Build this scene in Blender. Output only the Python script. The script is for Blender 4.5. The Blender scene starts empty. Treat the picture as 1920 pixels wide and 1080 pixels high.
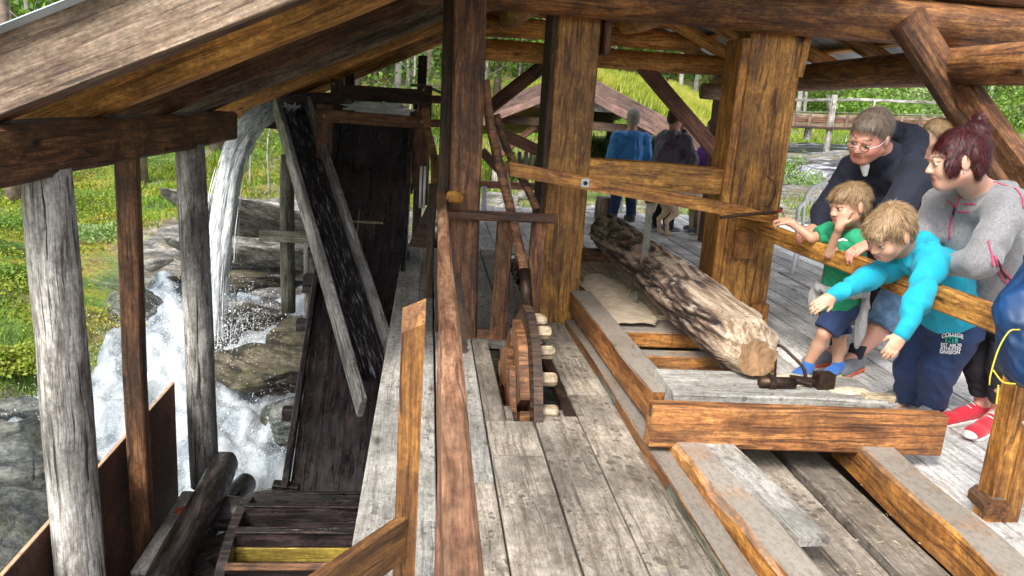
import bpy, bmesh, math, random
import numpy as np
from mathutils import Vector, Matrix, noise as mnoise
from mathutils.bvhtree import BVHTree
random.seed(7); rng = np.random.default_rng(7)
scene = bpy.context.scene
COL = scene.collection

# ------------------------------------------------------------------ camera
FPX = 1481.0
CAM = Vector((0, 0, 1.5))
ROT = Matrix(((0.99281681, -0.03957424, -0.11290997),
              (-0.10049871, 0.23623723, -0.96648434),
              (0.06492142, 0.97088921, 0.23056313)))
cd = bpy.data.cameras.new('camera'); cam = bpy.data.objects.new('camera', cd); COL.objects.link(cam)
cd.sensor_width = 36; cd.lens = FPX / 1920 * 36; cd.clip_end = 600; cd.clip_start = 0.05
cam.matrix_world = Matrix.Translation(CAM) @ ROT.to_4x4()
scene.camera = cam
# ------------------------------------------------------------------ daylight
SUN_EL, SUN_AZ = math.radians(48), math.radians(215)      # azimuth measured clockwise from +Y
w = bpy.data.worlds.new('World'); scene.world = w; w.use_nodes = True
nt = w.node_tree; bg = nt.nodes['Background']
sky = nt.nodes.new('ShaderNodeTexSky'); sky.sky_type = 'NISHITA'; sky.sun_disc = False
sky.sun_elevation = SUN_EL; sky.sun_rotation = SUN_AZ; sky.dust_density = 4; sky.air_density = 1.0; sky.ozone_density = 1
hs = nt.nodes.new('ShaderNodeHueSaturation'); hs.inputs['Saturation'].default_value = 0.35
nt.links.new(sky.outputs[0], hs.inputs['Color']); nt.links.new(hs.outputs[0], bg.inputs['Color'])
bg.inputs['Strength'].default_value = 0.15
sl = bpy.data.lights.new('sun', 'SUN'); sl.energy = 1.4; sl.angle = math.radians(14); sl.color = (1, .95, .87)
so = bpy.data.objects.new('sun', sl); COL.objects.link(so)
sd = Vector((math.sin(SUN_AZ) * math.cos(SUN_EL), math.cos(SUN_AZ) * math.cos(SUN_EL), math.sin(SUN_EL)))
so.rotation_euler = (-sd).to_track_quat('-Z', 'Y').to_euler(); so.location = (0, 0, 20)
scene.view_settings.view_transform = 'Standard'; scene.view_settings.look = 'None'
scene.view_settings.exposure = 1.35; scene.view_settings.gamma = 1
try: scene.cycles.max_bounces = 8; scene.cycles.diffuse_bounces = 5
except Exception: pass

# ------------------------------------------------------------------ surveying: a sight line through the photograph met with a known plane
def ray(px, py): return ROT @ Vector(((px - 960) / FPX, -(py - 540) / FPX, -1))
def at(px, py, Y): v = ray(px, py); return CAM + v * (Y / v.y)
def atx(px, py, X): v = ray(px, py); return CAM + v * (X / v.x)
def gz(px, py, z=0.0): v = ray(px, py); return CAM + v * ((z - CAM.z) / v.z)

# ------------------------------------------------------------------ node materials
class N:
    def __init__(s, name):
        s.m = bpy.data.materials.new(name); s.m.use_nodes = True; s.t = s.m.node_tree
        s.b = s.t.nodes['Principled BSDF']; s.out = s.t.nodes['Material Output']
    def n(s, typ, ins=None, **kw):
        nd = s.t.nodes.new('ShaderNode' + typ)
        for k, v in kw.items(): setattr(nd, k, v)
        for k, v in (ins or {}).items():
            if isinstance(v, bpy.types.NodeSocket): s.t.links.new(v, nd.inputs[k])
            else: nd.inputs[k].default_value = v
        return nd
    def set(s, **kw):
        for k, v in kw.items():
            k = k.replace('_', ' ')
            if isinstance(v, bpy.types.NodeSocket): s.t.links.new(v, s.b.inputs[k])
            else: s.b.inputs[k].default_value = v
    def coord(s, scale=(1, 1, 1), rand=True):
        tc = s.n('TexCoord').outputs['Object']
        if rand:
            oi = s.n('ObjectInfo').outputs['Random']
            mu = s.n('Math', {0: oi, 1: 37.0}, operation='MULTIPLY').outputs[0]
            tc = s.n('VectorMath', {0: tc, 1: mu}, operation='ADD').outputs[0]
        return s.n('Mapping', {'Vector': tc, 'Scale': scale}).outputs[0]
    def noise(s, vec, scale, detail=5, rough=.6, dist=0.0):
        return s.n('TexNoise', {'Vector': vec, 'Scale': scale, 'Detail': detail, 'Roughness': rough, 'Distortion': dist}).outputs['Fac']
    def ramp(s, fac, stops):
        nd = s.n('ValToRGB', {'Fac': fac}); r = nd.color_ramp
        while len(r.elements) < len(stops): r.elements.new(.5)
        for e, (p, c) in zip(r.elements, stops):
            e.position = p; e.color = (c if isinstance(c, tuple) else (c, c, c)) + (1,)
        return nd.outputs['Color']
    def mix(s, fac, a, b, mode='MIX'):
        nd = s.t.nodes.new('ShaderNodeMix'); nd.data_type = 'RGBA'; nd.blend_type = mode
        for i, v in ((0, fac), (6, a), (7, b)):
            if isinstance(v, bpy.types.NodeSocket): s.t.links.new(v, nd.inputs[i])
            else: nd.inputs[i].default_value = v if i == 0 else tuple(v) + (1,)
        return nd.outputs[2]
    def bump(s, h, strength=.4, dist=.01):
        s.set(Normal=s.n('Bump', {'Height': h, 'Strength': strength, 'Distance': dist}).outputs[0])

def wood(name, light, mid, dark, stain=.5, rough=.6, spots=0.0, spotcol=(.03, .025, .02), bump=.5, bright=.25, dust=0.0, crack=.6, wet=0, streak=.5):
    """sawn or hewn timber; the grain runs along the local X axis of each piece"""
    s = N(name)
    wv0 = s.coord((1, 1, 1)); wob = s.noise(wv0, 1.7, 3, .5)
    warp = s.n('VectorMath', {0: wv0, 1: s.n('CombineXYZ', {0: 0.0, 1: s.n('Math', {0: wob, 1: .06}, operation='MULTIPLY').outputs[0], 2: s.n('Math', {0: wob, 1: .05}, operation='MULTIPLY').outputs[0]}).outputs[0]}, operation='ADD').outputs[0]
    def sc(x, y): return s.n('Mapping', {'Vector': warp, 'Scale': (x, y, y)}).outputs[0]
    f = sc(2.5, 60); iso = s.coord((1, 1.8, 1.8)); iso2 = s.coord((1, 1, 1))
    grain = s.noise(sc(.9, 11), 2.6, 8, .7, .9)
    fine = s.noise(f, 2.6, 5, .75)
    c = s.ramp(grain, [(.35, dark), (.48, mid), (.62, light)])
    blot = s.ramp(s.noise(iso, 3.4, 7, .72, .8), [(.46, 0.), (.58, 1.)])
    c = s.mix(s.n('Math', {0: blot, 1: stain}, operation='MULTIPLY').outputs[0], c, dark)
    blot2 = s.ramp(s.noise(iso2, 1.3, 6, .65), [(.4, .55), (.6, 1.3)])
    c = s.mix(.8, c, blot2, 'MULTIPLY')
    c = s.mix(streak, c, s.ramp(fine, [(.38, .3), (.62, 1.4)]), 'MULTIPLY')
    spk = s.ramp(s.noise(s.coord((1, 1.5, 1.5)), 34, 5, .8), [(.4, .5), (.6, 1.35)])
    c = s.mix(.55, c, spk, 'MULTIPLY')
    # knots
    kn = s.n('TexVoronoi', {'Vector': s.coord((1, 2.6, 2.6)), 'Scale': 1.7, 'Randomness': 1.0}).outputs['Distance']
    kf = s.ramp(kn, [(.04, 1.), (.07, .5), (.11, 0.)])
    c = s.mix(kf, c, tuple(x * .35 for x in dark))
    # drying cracks
    ck = s.ramp(s.noise(sc(.5, 26), 2.2, 4, .55), [(.36, 1.), (.385, 0.)])
    c = s.mix(s.n('Math', {0: ck, 1: crack}, operation='MULTIPLY').outputs[0], c, tuple(x * .2 for x in dark))
    if spots:
        wv = s.noise(iso2, 9, 3)
        wv2 = s.n('VectorMath', {0: iso2, 1: s.n('VectorMath', {0: (.12, .12, .12), 1: wv}, operation='MULTIPLY').outputs[0]}, operation='ADD').outputs[0]
        v = s.n('TexVoronoi', {'Vector': wv2, 'Scale': 17.0, 'Randomness': 1.0})
        sel = s.ramp(s.noise(iso2, 1.6, 3), [(.4, .08), (.6, .36)])
        sp = s.n('Math', {0: v.outputs['Distance'], 1: sel}, operation='LESS_THAN').outputs[0]
        rsel = s.ramp(v.outputs['Color'], [(.2, 0.), (.5, 1.)])
        sp = s.n('Math', {0: sp, 1: rsel}, operation='MULTIPLY').outputs[0]
        c = s.mix(s.n('Math', {0: sp, 1: spots}, operation='MULTIPLY').outputs[0], c, spotcol)
        v3 = s.n('TexVoronoi', {'Vector': iso2, 'Scale': 48.0, 'Randomness': 1.0}); sp3 = s.n('Math', {0: v3.outputs['Distance'], 1: s.ramp(s.noise(iso2, 3.1, 4), [(.4, .0), (.62, .3)])}, operation='LESS_THAN').outputs[0]
        c = s.mix(s.n('Math', {0: sp3, 1: spots * .8}, operation='MULTIPLY').outputs[0], c, spotcol)
        dk = s.ramp(s.noise(iso2, 2.7, 6, .7), [(.5, 0.), (.62, .6)])
        c = s.mix(s.n('Math', {0: dk, 1: spots}, operation='MULTIPLY').outputs[0], c, (.12, .11, .1))
    if dust:
        nz = s.n('SeparateXYZ', {0: s.n('NewGeometry').outputs['Normal']}).outputs['Z']
        up = s.ramp(nz, [(.6, 0.), (.9, 1.)])
        dn = s.ramp(s.noise(iso2, 4, 6, .7), [(.25, .35), (.5, 1.)])
        k = s.n('Math', {0: up, 1: dn}, operation='MULTIPLY').outputs[0]
        c = s.mix(s.n('Math', {0: k, 1: dust}, operation='MULTIPLY').outputs[0], c, s.mix(spk, (.12, .105, .085), (.28, .255, .22)))
    oi = s.n('ObjectInfo').outputs['Random']
    br = s.n('MapRange', {'Value': oi, 'To Min': 1 - bright, 'To Max': 1 + bright}).outputs[0]
    c = s.mix(1.0, c, s.n('CombineColor', {0: br, 1: br, 2: br}).outputs[0], 'MULTIPLY')
    h = s.n('Math', {0: s.n('Math', {0: fine, 1: .5}, operation='MULTIPLY').outputs[0], 1: grain}, operation='ADD').outputs[0]
    h = s.n('Math', {0: h, 1: ck}, operation='SUBTRACT').outputs[0]
    s.set(Base_Color=c, Roughness=s.n('MapRange', {'Value': grain, 'To Min': rough - .15 , 'To Max': rough + .2}).outputs[0])
    if wet: s.set(Roughness=s.n('MapRange', {'Value': s.noise(iso, 5, 4), 'From Min': .35, 'From Max': .65, 'To Min': .12, 'To Max': .5}).outputs[0], Specular_IOR_Level=.6)
    s.bump(h, bump, .006)
    return s.m

def plain(name, col, rough=.6, metal=0.0, var=.25, scale=6, bump=0.0, bscale=40, sheen=0.0, spec=.5, two=None):
    s = N(name); v = s.coord()
    n1 = s.noise(v, scale, 5, .6)
    a = tuple(max(0, x * (1 - var)) for x in col); b = two or tuple(min(1, x * (1 + var)) for x in col)
    s.set(Base_Color=s.ramp(n1, [(.3, a), (.7, b)]), Roughness=rough, Metallic=metal, Specular_IOR_Level=spec)
    if sheen: s.set(Sheen_Weight=sheen)
    if bump: s.bump(s.noise(v, bscale, 4, .7), bump, .004)
    return s.m

M = {}
M['oiled'] = wood('oiled_timber', (.72, .37, .08), (.48, .22, .045), (.1, .04, .013), stain=.5, rough=.5, streak=.4)
M['amber'] = wood('amber_timber', (.56, .27, .055), (.36, .15, .028), (.11, .04, .012), stain=.6, rough=.5)
M['brown'] = wood('brown_timber', (.32, .155, .065), (.17, .072, .03), (.035, .015, .008), stain=.6, rough=.6)
M['dark'] = wood('dark_timber', (.13, .07, .038), (.06, .032, .018), (.016, .01, .007), stain=.55, rough=.65)
M['ochrepost'] = wood('dark_honey_timber', (.26, .12, .03), (.16, .068, .017), (.05, .02, .008), stain=.5)
M['honey'] = wood('honey_pine', (.85, .45, .12), (.62, .28, .06), (.25, .1, .025), stain=.4)
M['hewn'] = wood('mottled_brown_beam', (.40, .19, .06), (.25, .1, .03), (.05, .02, .009), stain=.6)
M['barge'] = wood('faded_barge_board', (.22, .13, .10), (.15, .085, .065), (.06, .03, .025), stain=.3)
M['red'] = wood('red_brown_timber', (.36, .17, .11), (.24, .1, .065), (.09, .035, .022), stain=.3, rough=.6)
M['rail'] = wood('worn_rail_timber', (.33, .19, .11), (.23, .115, .062), (.1, .04, .022), stain=.35, rough=.45, bright=.05)
M['tan'] = wood('tan_weathered_timber', (.35, .27, .19), (.24, .165, .11), (.09, .055, .035), stain=.4, rough=.75, bright=.08)
M['silver'] = wood('silver_weathered_timber', (.52, .5, .47), (.34, .325, .3), (.06, .045, .035), stain=.5, rough=.8, crack=.9, bright=.12)
M['silvermoss'] = wood('green_grey_timber', (.28, .28, .22), (.15, .15, .1), (.045, .04, .028), stain=.5, rough=.8)
M['deck'] = wood('grey_deck_board', (.76, .74, .71), (.66, .635, .6), (.4, .36, .33), streak=.3, stain=.2, rough=.7, bright=.12, spots=.25, crack=.5)
M['deckspot'] = wood('spotted_grey_floorboard', (.39, .345, .28), (.31, .27, .22), (.17, .135, .1), streak=.28, stain=.55, rough=.7, bright=.14, spots=.7, spotcol=(.06, .05, .04), crack=.5)
M['ledge'] = wood('pale_grey_ledge_board', (.40, .39, .36), (.33, .32, .29), (.2, .18, .15), streak=.3, stain=.35, rough=.75, bright=.06, spots=.5, crack=.4)
M['dusty'] = wood('dusty_oiled_timber', (.42, .19, .055), (.24, .09, .022), (.07, .028, .01), stain=.45, rough=.6, dust=.92)
M['hotdusty'] = wood('amber_timber_with_dust', (.62, .29, .06), (.4, .155, .03), (.07, .028, .01), stain=.55, rough=.6, dust=.95, spots=.3)
M['wet'] = wood('wet_black_timber', (.09, .065, .06), (.032, .024, .022), (.006, .005, .005), stain=.5, wet=1, bright=.1)
M['plum'] = wood('wet_purple_brown_timber', (.085, .058, .057), (.034, .024, .026), (.008, .006, .008), stain=.4, wet=1, bright=.1)
M['sheet'] = wood('brown_plywood', (.2, .085, .05), (.13, .052, .03), (.06, .025, .015), stain=.4, rough=.8, bump=.2)
M['plyedge'] = plain('pale_plywood_edge', (.42, .28, .17), .8, var=.3, scale=30)
M['yellow'] = wood('new_yellow_timber', (.62, .47, .1), (.5, .36, .06), (.3, .2, .03), stain=.15, bright=.05, crack=.2)
M['peg'] = wood('pale_peg_timber', (.52, .44, .31), (.42, .34, .22), (.2, .14, .08), stain=.35)
M['iron'] = plain('dark_rusty_iron', (.045, .038, .035), .5, .8, .5, 20, .4, two=(.1, .06, .04))
M['steel'] = plain('dull_saw_steel', (.2, .22, .17), .4, .7, .3, 12, .2, two=(.3, .3, .27))
M['galv'] = plain('galvanised_sheet', (.55, .62, .68), .45, .35, .2, 4, .1)
M['rust'] = plain('rust_patch', (.25, .06, .02), .85, 0, .5, 20, .8)
M['dust'] = plain('sawdust', (.55, .45, .33), .95, 0, .25, 12, .8, 90)
M['rope'] = plain('rope', (.2, .15, .1), .9)
M['redcord'] = plain('red_cord', (.45, .03, .03), .7)
M['white'] = plain('white_plastic', (.75, .76, .77), .35, var=.05)

# ------------------------------------------------------------------ objects
WM = {}
def link(o, parent=None, world=None):
    COL.objects.link(o); world = world or Matrix.Identity(4)
    if parent is not None:
        o.parent = parent; o.matrix_basis = WM[parent.name].inverted() @ world
    else: o.matrix_basis = world
    WM[o.name] = world
    return o
def thing(name, label, cat, loc=(0, 0, 0), group=None):
    o = bpy.data.objects.new(name, None); o.empty_display_size = .1
    o['label'] = label; o['category'] = cat
    if group: o['group'] = group
    return link(o, None, Matrix.Translation(Vector(loc)))
def tag(o, label=None, cat=None, group=None, kind=None):
    if label: o['label'] = label
    if cat: o['category'] = cat
    if group: o['group'] = group
    if kind: o['kind'] = kind
    return o
def mesh_obj(name, verts, faces, mat, parent=None, world=None, smooth=False, mats=None, midx=None):
    me = bpy.data.meshes.new(name)
    me.from_pydata([tuple(v) for v in verts], [], faces) if not isinstance(faces, np.ndarray) else fast_mesh(me, verts, faces)
    for m in (mats or [mat]): me.materials.append(M[m] if isinstance(m, str) else m)
    if midx is not None: me.polygons.foreach_set('material_index', midx)
    if smooth: me.polygons.foreach_set('use_smooth', [True] * len(me.polygons))
    me.update()
    return link(bpy.data.objects.new(name, me), parent, world)
def fast_mesh(me, v, f):
    v = np.asarray(v, np.float32); k = f.shape[1]
    me.vertices.add(len(v)); me.vertices.foreach_set('co', v.ravel())
    me.loops.add(f.size); me.loops.foreach_set('vertex_index', f.astype(np.int32).ravel())
    me.polygons.add(len(f)); me.polygons.foreach_set('loop_start', np.arange(0, f.size, k, dtype=np.int32))
    me.update(calc_edges=True)
def frame(a, b, roll=0.0, up=Vector((0, 0, 1))):
    x = (b - a).normalized()
    if abs(x.dot(up)) > .95: up = Vector((0, -1, 0))
    y = up.cross(x).normalized(); z = x.cross(y)
    m = Matrix((x, y, z)).transposed().to_4x4() @ Matrix.Rotation(roll, 4, 'X')
    return Matrix.Translation(a) @ m
def sweep(rings, cap=True):
    n = len(rings[0]); v = [p for r in rings for p in r]; f = []
    for i in range(len(rings) - 1):
        for j in range(n):
            k = (j + 1) % n; f.append((i * n + j, i * n + k, (i + 1) * n + k, (i + 1) * n + j))
    if cap: f.append(tuple(range(n - 1, -1, -1))); f.append(tuple((len(rings) - 1) * n + j for j in range(n)))
    return v, f
def beam(name, a, b, w, h, mat, parent=None, roll=0.0, bev=.008, wob=.004, seg=None, taper=1.0, slant=0.0):
    """squared timber from a to b; w is its horizontal width, h its height"""
    a, b = Vector(a), Vector(b); L = (b - a).length
    n = seg or max(1, min(10, int(L / .45))); rings = []; c = bev
    for i in range(n + 1):
        t = i / n; k = 1 + (taper - 1) * t; W, H = w / 2 * k, h / 2 * k
        oy, oz = random.uniform(-wob, wob), random.uniform(-wob, wob)
        prof = [(-W + c, -H), (W - c, -H), (W, -H + c), (W, H - c), (W - c, H), (-W + c, H), (-W, H - c), (-W, -H + c)]
        rings.append([(L * t + (slant * z if i == n else 0), y + oy + random.uniform(-wob, wob) * .4, z + oz + random.uniform(-wob, wob) * .4) for y, z in prof])
    v, f = sweep(rings)
    return mesh_obj(name, v, f, mat, parent, frame(a, b, roll))
def log(name, a, b, r, mat, parent=None, taper=.92, n=18, rough=.04, bend=.02, seg=None, flat=None):
    a, b = Vector(a), Vector(b); L = (b - a).length; s = seg or max(4, int(L / .18)); rings = []; sd_ = random.random() * 50
    for i in range(s + 1):
        t = i / s; R = r * (1 + (taper - 1) * t)
        e = .96 if i in (0, s) else 1
        oy = bend * mnoise.noise((t * L * .8, sd_, 0)); oz = bend * mnoise.noise((t * L * .8, sd_, 9))
        ring = []
        for j in range(n):
            q = 2 * math.pi * j / n
            rr = R * e * (1 + rough * mnoise.noise((t * L * 1.5, math.cos(q) * 1.3 + sd_, math.sin(q) * 1.3)) * 2)
            y, z = rr * math.cos(q), rr * math.sin(q)
            if flat is not None: z = min(z, flat)
            ring.append((L * t, y + oy, z + oz))
        rings.append(ring)
    v, f = sweep(rings)
    o = mesh_obj(name, v, f, mat, parent, frame(a, b)); me = o.data
    sm = [len(p.vertices) == 4 for p in me.polygons]; me.polygons.foreach_set('use_smooth', sm)
    return o
def tube(name, pts, r, mat, parent=None, n=8, radii=None, squash=None, smooth=True):
    """a bent pole, pipe, rope or curved stick through the points"""
    P = [Vector(p) for p in pts]; o0 = P[0].copy(); rings = []; prev = None
    for i, p in enumerate(P):
        d = (P[min(i + 1, len(P) - 1)] - P[max(i - 1, 0)]).normalized()
        u = prev if prev is not None else (Vector((0, 0, 1)) if abs(d.z) < .9 else Vector((0, 1, 0)))
        s_ = d.cross(u).normalized(); u = s_.cross(d).normalized(); prev = u
        R = radii[i] if radii else r
        q = squash or 1
        rings.append([tuple(p - o0 + s_ * (R * math.cos(2 * math.pi * j / n)) + u * (R * q * math.sin(2 * math.pi * j / n))) for j in range(n)])
    v, f = sweep(rings)
    return mesh_obj(name, v, f, mat, parent, Matrix.Translation(o0), smooth)
def spline(pts, n=8):
    P = [Vector(p) for p in pts]; P = [P[0] * 2 - P[1]] + P + [P[-1] * 2 - P[-2]]; out = []
    for i in range(1, len(P) - 2):
        for k in range(n):
            t = k / n; a, b, c, d = P[i - 1:i + 3]
            out.append(.5 * ((2 * b) + (c - a) * t + (2 * a - 5 * b + 4 * c - d) * t * t + (3 * b - a - 3 * c + d) * t ** 3))
    out.append(P[-2]); return out
def merge(name, parts, mat, parent=None, world=None, smooth=False):
    V, F = [], []
    for v, f in parts:
        o = len(V); V += list(v); F += [tuple(i + o for i in q) for q in f]
    return mesh_obj(name, V, F, mat, parent, world, smooth)
def boxvf(c, s, rz=0.0):
    c = Vector(c); R = Matrix.Rotation(rz, 3, 'Z'); v = []
    for x in (-1, 1):
        for y in (-1, 1):
            for z in (-1, 1): v.append(c + R @ Vector((x * s[0] / 2, y * s[1] / 2, z * s[2] / 2)))
    return v, [(0, 1, 3, 2), (4, 6, 7, 5), (0, 4, 5, 1), (2, 3, 7, 6), (0, 2, 6, 4), (1, 5, 7, 3)]
# ================================================================== the sawmill shelter
V3 = Vector
mill = thing('sawmill_shelter', 'open timber sawmill shelter with squared posts, log tie beams and metal roof', 'building', (1, 5, 0))
# squared and round posts
beam('post', (.265, 4.92, -.1), (.2, 4.92, 2.55), .19, .17, 'brown', mill, bev=.012)
beam('post', (.125, 5.02, -.1), (.085, 5.02, 2.5), .07, .12, 'dark', mill)
log('post', (-1.685, 3.78, -2.3), (-1.70, 3.78, 1.07), .123, 'silver', mill, taper=.86, rough=.05, n=26)
beam('post', (-1.72, 4.75, -2.1), (-1.7, 4.75, 1.06), .115, .1, 'brown', mill)
log('post', (-1.66, 5.92, -1.62), (-1.69, 5.92, 1.05), .105, 'silver', mill, taper=.97, rough=.04, n=26)
beam('post', (3.4, 9.1, -.1), (3.38, 9.1, 1.78), .2, .2, 'red', mill)
beam('post', (.38, 9.1, -.1), (.38, 9.1, 1.9), .14, .16, 'amber', mill)
log('post', (4.3, 5.0, 0), (4.3, 5.0, 2.1), .13, 'brown', mill)
# wall plates and tie logs
beam('wall_plate', (-1.72, 3.0, 1.165), (-1.72, 7.1, 1.135), .2, .235, 'brown', mill, bev=.02, wob=.008)
log('wall_plate', (3.42, 4.2, 1.90), (3.42, 9.4, 1.86), .125, 'hewn', mill, rough=.03)
log('tie_log', (-.1, 5.2, 2.17), (4.7, 5.2, 2.19), .135, 'hewn', mill, rough=.06, bend=.05, taper=1.05)
log('tie_log', (4.6, 5.17, 2.44), (.2, 5.17, 2.44), .13, 'brown', mill)
log('tie_log', (.5, 9.0, 2.02), (3.75, 9.0, 2.03), .115, 'honey', mill, rough=.03)
for z, x0, x1, r in ((2.27, .3, 3.0, .11), (2.49, .4, 2.7, .105)):
    log('gable_log', (x0, 9.05, z), (x1, 9.05, z), r, 'honey', mill, rough=.05)
log('gable_log', (3.0, 8.8, 1.74), (3.55, 8.8, 1.74), .09, 'tan', mill)
log('purlin', (.83, 6.4, 2.36), (.83, 10.2, 2.36), .13, 'honey', mill)
log('purlin', (2.12, 5.3, 2.40), (2.12, 10.2, 2.40), .125, 'honey', mill, rough=.05)
log('purlin', (.28, 4.55, 2.22), (.28, 8.8, 2.28), .12, 'tan', mill)
log('purlin', (1.5, 5.4, 2.62), (1.5, 10.2, 2.62), .12, 'oiled', mill)
# braces
for a, b, wd, hh, m in (((.62, 9.05, 1.36), (1.3, 9.05, 1.95), .1, .15, 'brown'), ((2.35, 9.0, 1.98), (3.36, 9.0, 1.05), .1, .17, 'red'),
                        ((3.0, 5.02, 2.17), (4.2, 5.06, .95), .12, .215, 'brown')):
    beam('brace', a, b, wd, hh, m, mill, bev=.02)
p1, p2 = atx(1795, 150, 3.45), atx(2040, 480, 3.45)
beam('brace', p1, p2, .12, .15, 'brown', mill, bev=.015)
# rafters, left slope
SL = .46
def rz(x): return 1.29 + (x + 1.7) * SL
for k in range(7):
    Y = 3.28 + 1.19 * k
    h = (.27, .15, .14, .13, .13, .12, .12)[k]; wd = (.06, .17, .15, .13, .12, .11, .11)[k]
    m = ('tan', 'honey', 'brown', 'tan', 'honey', 'amber', 'honey')[k]
    zo = h / 2 * 1.1
    if k == 0:
        beam('verge_board', (-2.35, Y, rz(-2.35) + zo - .01), (1.6, Y, rz(1.6) + zo - .01), wd, h, m, mill, bev=.006)
        beam('rafter', (-2.25, Y + .115, rz(-2.25) + .06), (1.6, Y + .115, rz(1.6) + .06), .15, .12, 'brown', mill)
    elif k < 4: beam('rafter', (-2.2, Y, rz(-2.2) + zo), (1.6, Y, rz(1.6) + zo), wd, h, m, mill, bev=.015, wob=.008)
    else: log('rafter', (-2.2, Y, rz(-2.2) + zo), (1.6, Y, rz(1.6) + zo), wd / 2 + .01, m, mill)
# right slope
def rzr(x): return 2.04 + (3.42 - x) * .43
for k in range(6):
    Y = 5.5 + .85 * k
    log('rafter', (1.62, Y, rzr(1.62) + .07), (3.78, Y, rzr(3.78) + .07), .075, 'oiled' if k % 2 else 'honey', mill, flat=.06)
for x in (1.9, 2.5, 3.1, 3.6):
    beam('roof_batten', (x, 2.95 if x < 2.8 else 5.3, rzr(x) + .155), (x, 10.3, rzr(x) + .155), .13, .025, 'honey', mill)
for x in (-1.3, -.35, .6):
    beam('roof_batten', (x, 3.4, rz(x) + .182), (x, 10.3, rz(x) + .182), .12, .02, 'brown', mill)
def corrugated(name, a, b, c, d, pitch=.076, amp=.009):
    """sheet between corners a,b (one edge) and d,c; waves run along a->d"""
    a, b, c, d = map(V3, (a, b, c, d)); W = (b - a).length; n = int(W / pitch) * 6; v = []
    up = (b - a).cross(d - a).normalized(); up = up if up.z > 0 else -up
    for i in range(n + 1):
        t = i / n; off = up * (amp * math.sin(2 * math.pi * t * W / pitch))
        v += [a.lerp(b, t) + off, d.lerp(c, t) + off, d.lerp(c, t) + off + up * .0008, a.lerp(b, t) + off + up * .0008]
    f = []
    for i in range(n):
        o = i * 4
        f += [(o, o + 1, o + 5, o + 4), (o + 3, o + 7, o + 6, o + 2)]
    return mesh_obj(name, v, f, 'galv', mill, None)
for k in range(9):      # sheets laid side by side down each slope
    y0, y1 = 3.19 + k * .8, 3.19 + (k + 1) * .8 + .03
    corrugated('roofing_sheet', (-2.42, y0, rz(-2.42) + (.29 if k == 0 else .215)), (-2.42, y1, rz(-2.42) + .215), (1.66, y1, rz(1.66) + .215), (1.66, y0, rz(1.66) + (.29 if k == 0 else .215)))
for k in range(9):
    y0, y1 = 2.85 + k * .8, 2.85 + (k + 1) * .8 + .03; xe = 3.86 if k > 2 else 2.85
    corrugated('roofing_sheet', (1.58, y0, rzr(1.58) + .185), (1.58, y1, rzr(1.58) + .185), (xe, y1, rzr(xe) + .185), (xe, y0, rzr(xe) + .185))
# tie timbers by the head of the flume and rear rails of the shelter
for x, r in ((-.95, 0), (-.1, 0)): beam('post', (x, 9.9, -1), (x, 9.9, 1.95), .11, .11, 'dark', mill)
# ------------------------------------------------------------------ saw frame
sf = thing('timber_frame', 'two massive oiled timber uprights joined by a cross beam beside the log', 'saw frame', (1.6, 5.3, 0))
u = beam('upright', (.945, 5.42, 0), (.945, 5.42, 2.08), .29, .26, 'oiled', sf, bev=.012)
beam('facing_board', (.775, 5.41, 0), (.775, 5.41, 2.12), .035, .32, 'dark', sf)
beam('facing_board', (1.13, 5.35, 1.83), (1.13, 5.35, 2.12), .045, .2, 'brown', sf)
beam('upright', (2.285, 5.42, 0), (2.285, 5.42, 2.07), .37, .26, 'oiled', sf, bev=.012)
beam('facing_board', (2.065, 5.44, 0), (2.075, 5.44, 2.0), .06, .3, 'amber', sf)
beam('facing_board', (2.47, 5.3, 1.78), (2.5, 5.3, 2.1), .05, .05, 'oiled', sf)
beam('cross_beam', (1.09, 5.42, 1.06), (2.09, 5.42, 1.045), .16, .185, 'oiled', sf)
beam('stop_block', (2.4, 5.27, .02), (2.4, 5.27, .2), .14, .06, 'amber', sf)
beam('tenon_block', (2.23, 5.26, .53), (2.23, 5.26, .72), .15, .05, 'amber', sf)
# guide rods and the upright blade running through the log
bl = thing('mill_saw', 'upright green grey saw blade standing in the debarked log', 'saw blade', (1.48, 5.1, 0))
bv = []
for i in range(26):
    z = .36 + i * .022; bv += [(1.455 , 5.1, z), (1.498 + (.009 if i % 2 else 0), 5.1, z)]
vv = [V3(p) for p in bv] + [V3(p) + V3((0, .006, 0)) for p in bv]; n_ = len(bv); ff = []
for i in range(25):
    o = i * 2; ff += [(o, o + 1, o + 3, o + 2), (n_ + o, n_ + o + 2, n_ + o + 3, n_ + o + 1), (o, o + 2, n_ + o + 2, n_ + o), (o + 1, n_ + o + 1, n_ + o + 3, o + 3)]
mesh_obj('toothed_strip', vv, ff, 'steel', bl)
beam('blade_clamp', (1.478, 5.1, .9), (1.478, 5.1, .97), .07, .03, 'iron', bl)
beam('guide_rod', (1.44, 5.08, .02), (1.44, 5.08, .3), .035, .02, 'steel', bl)
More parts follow.
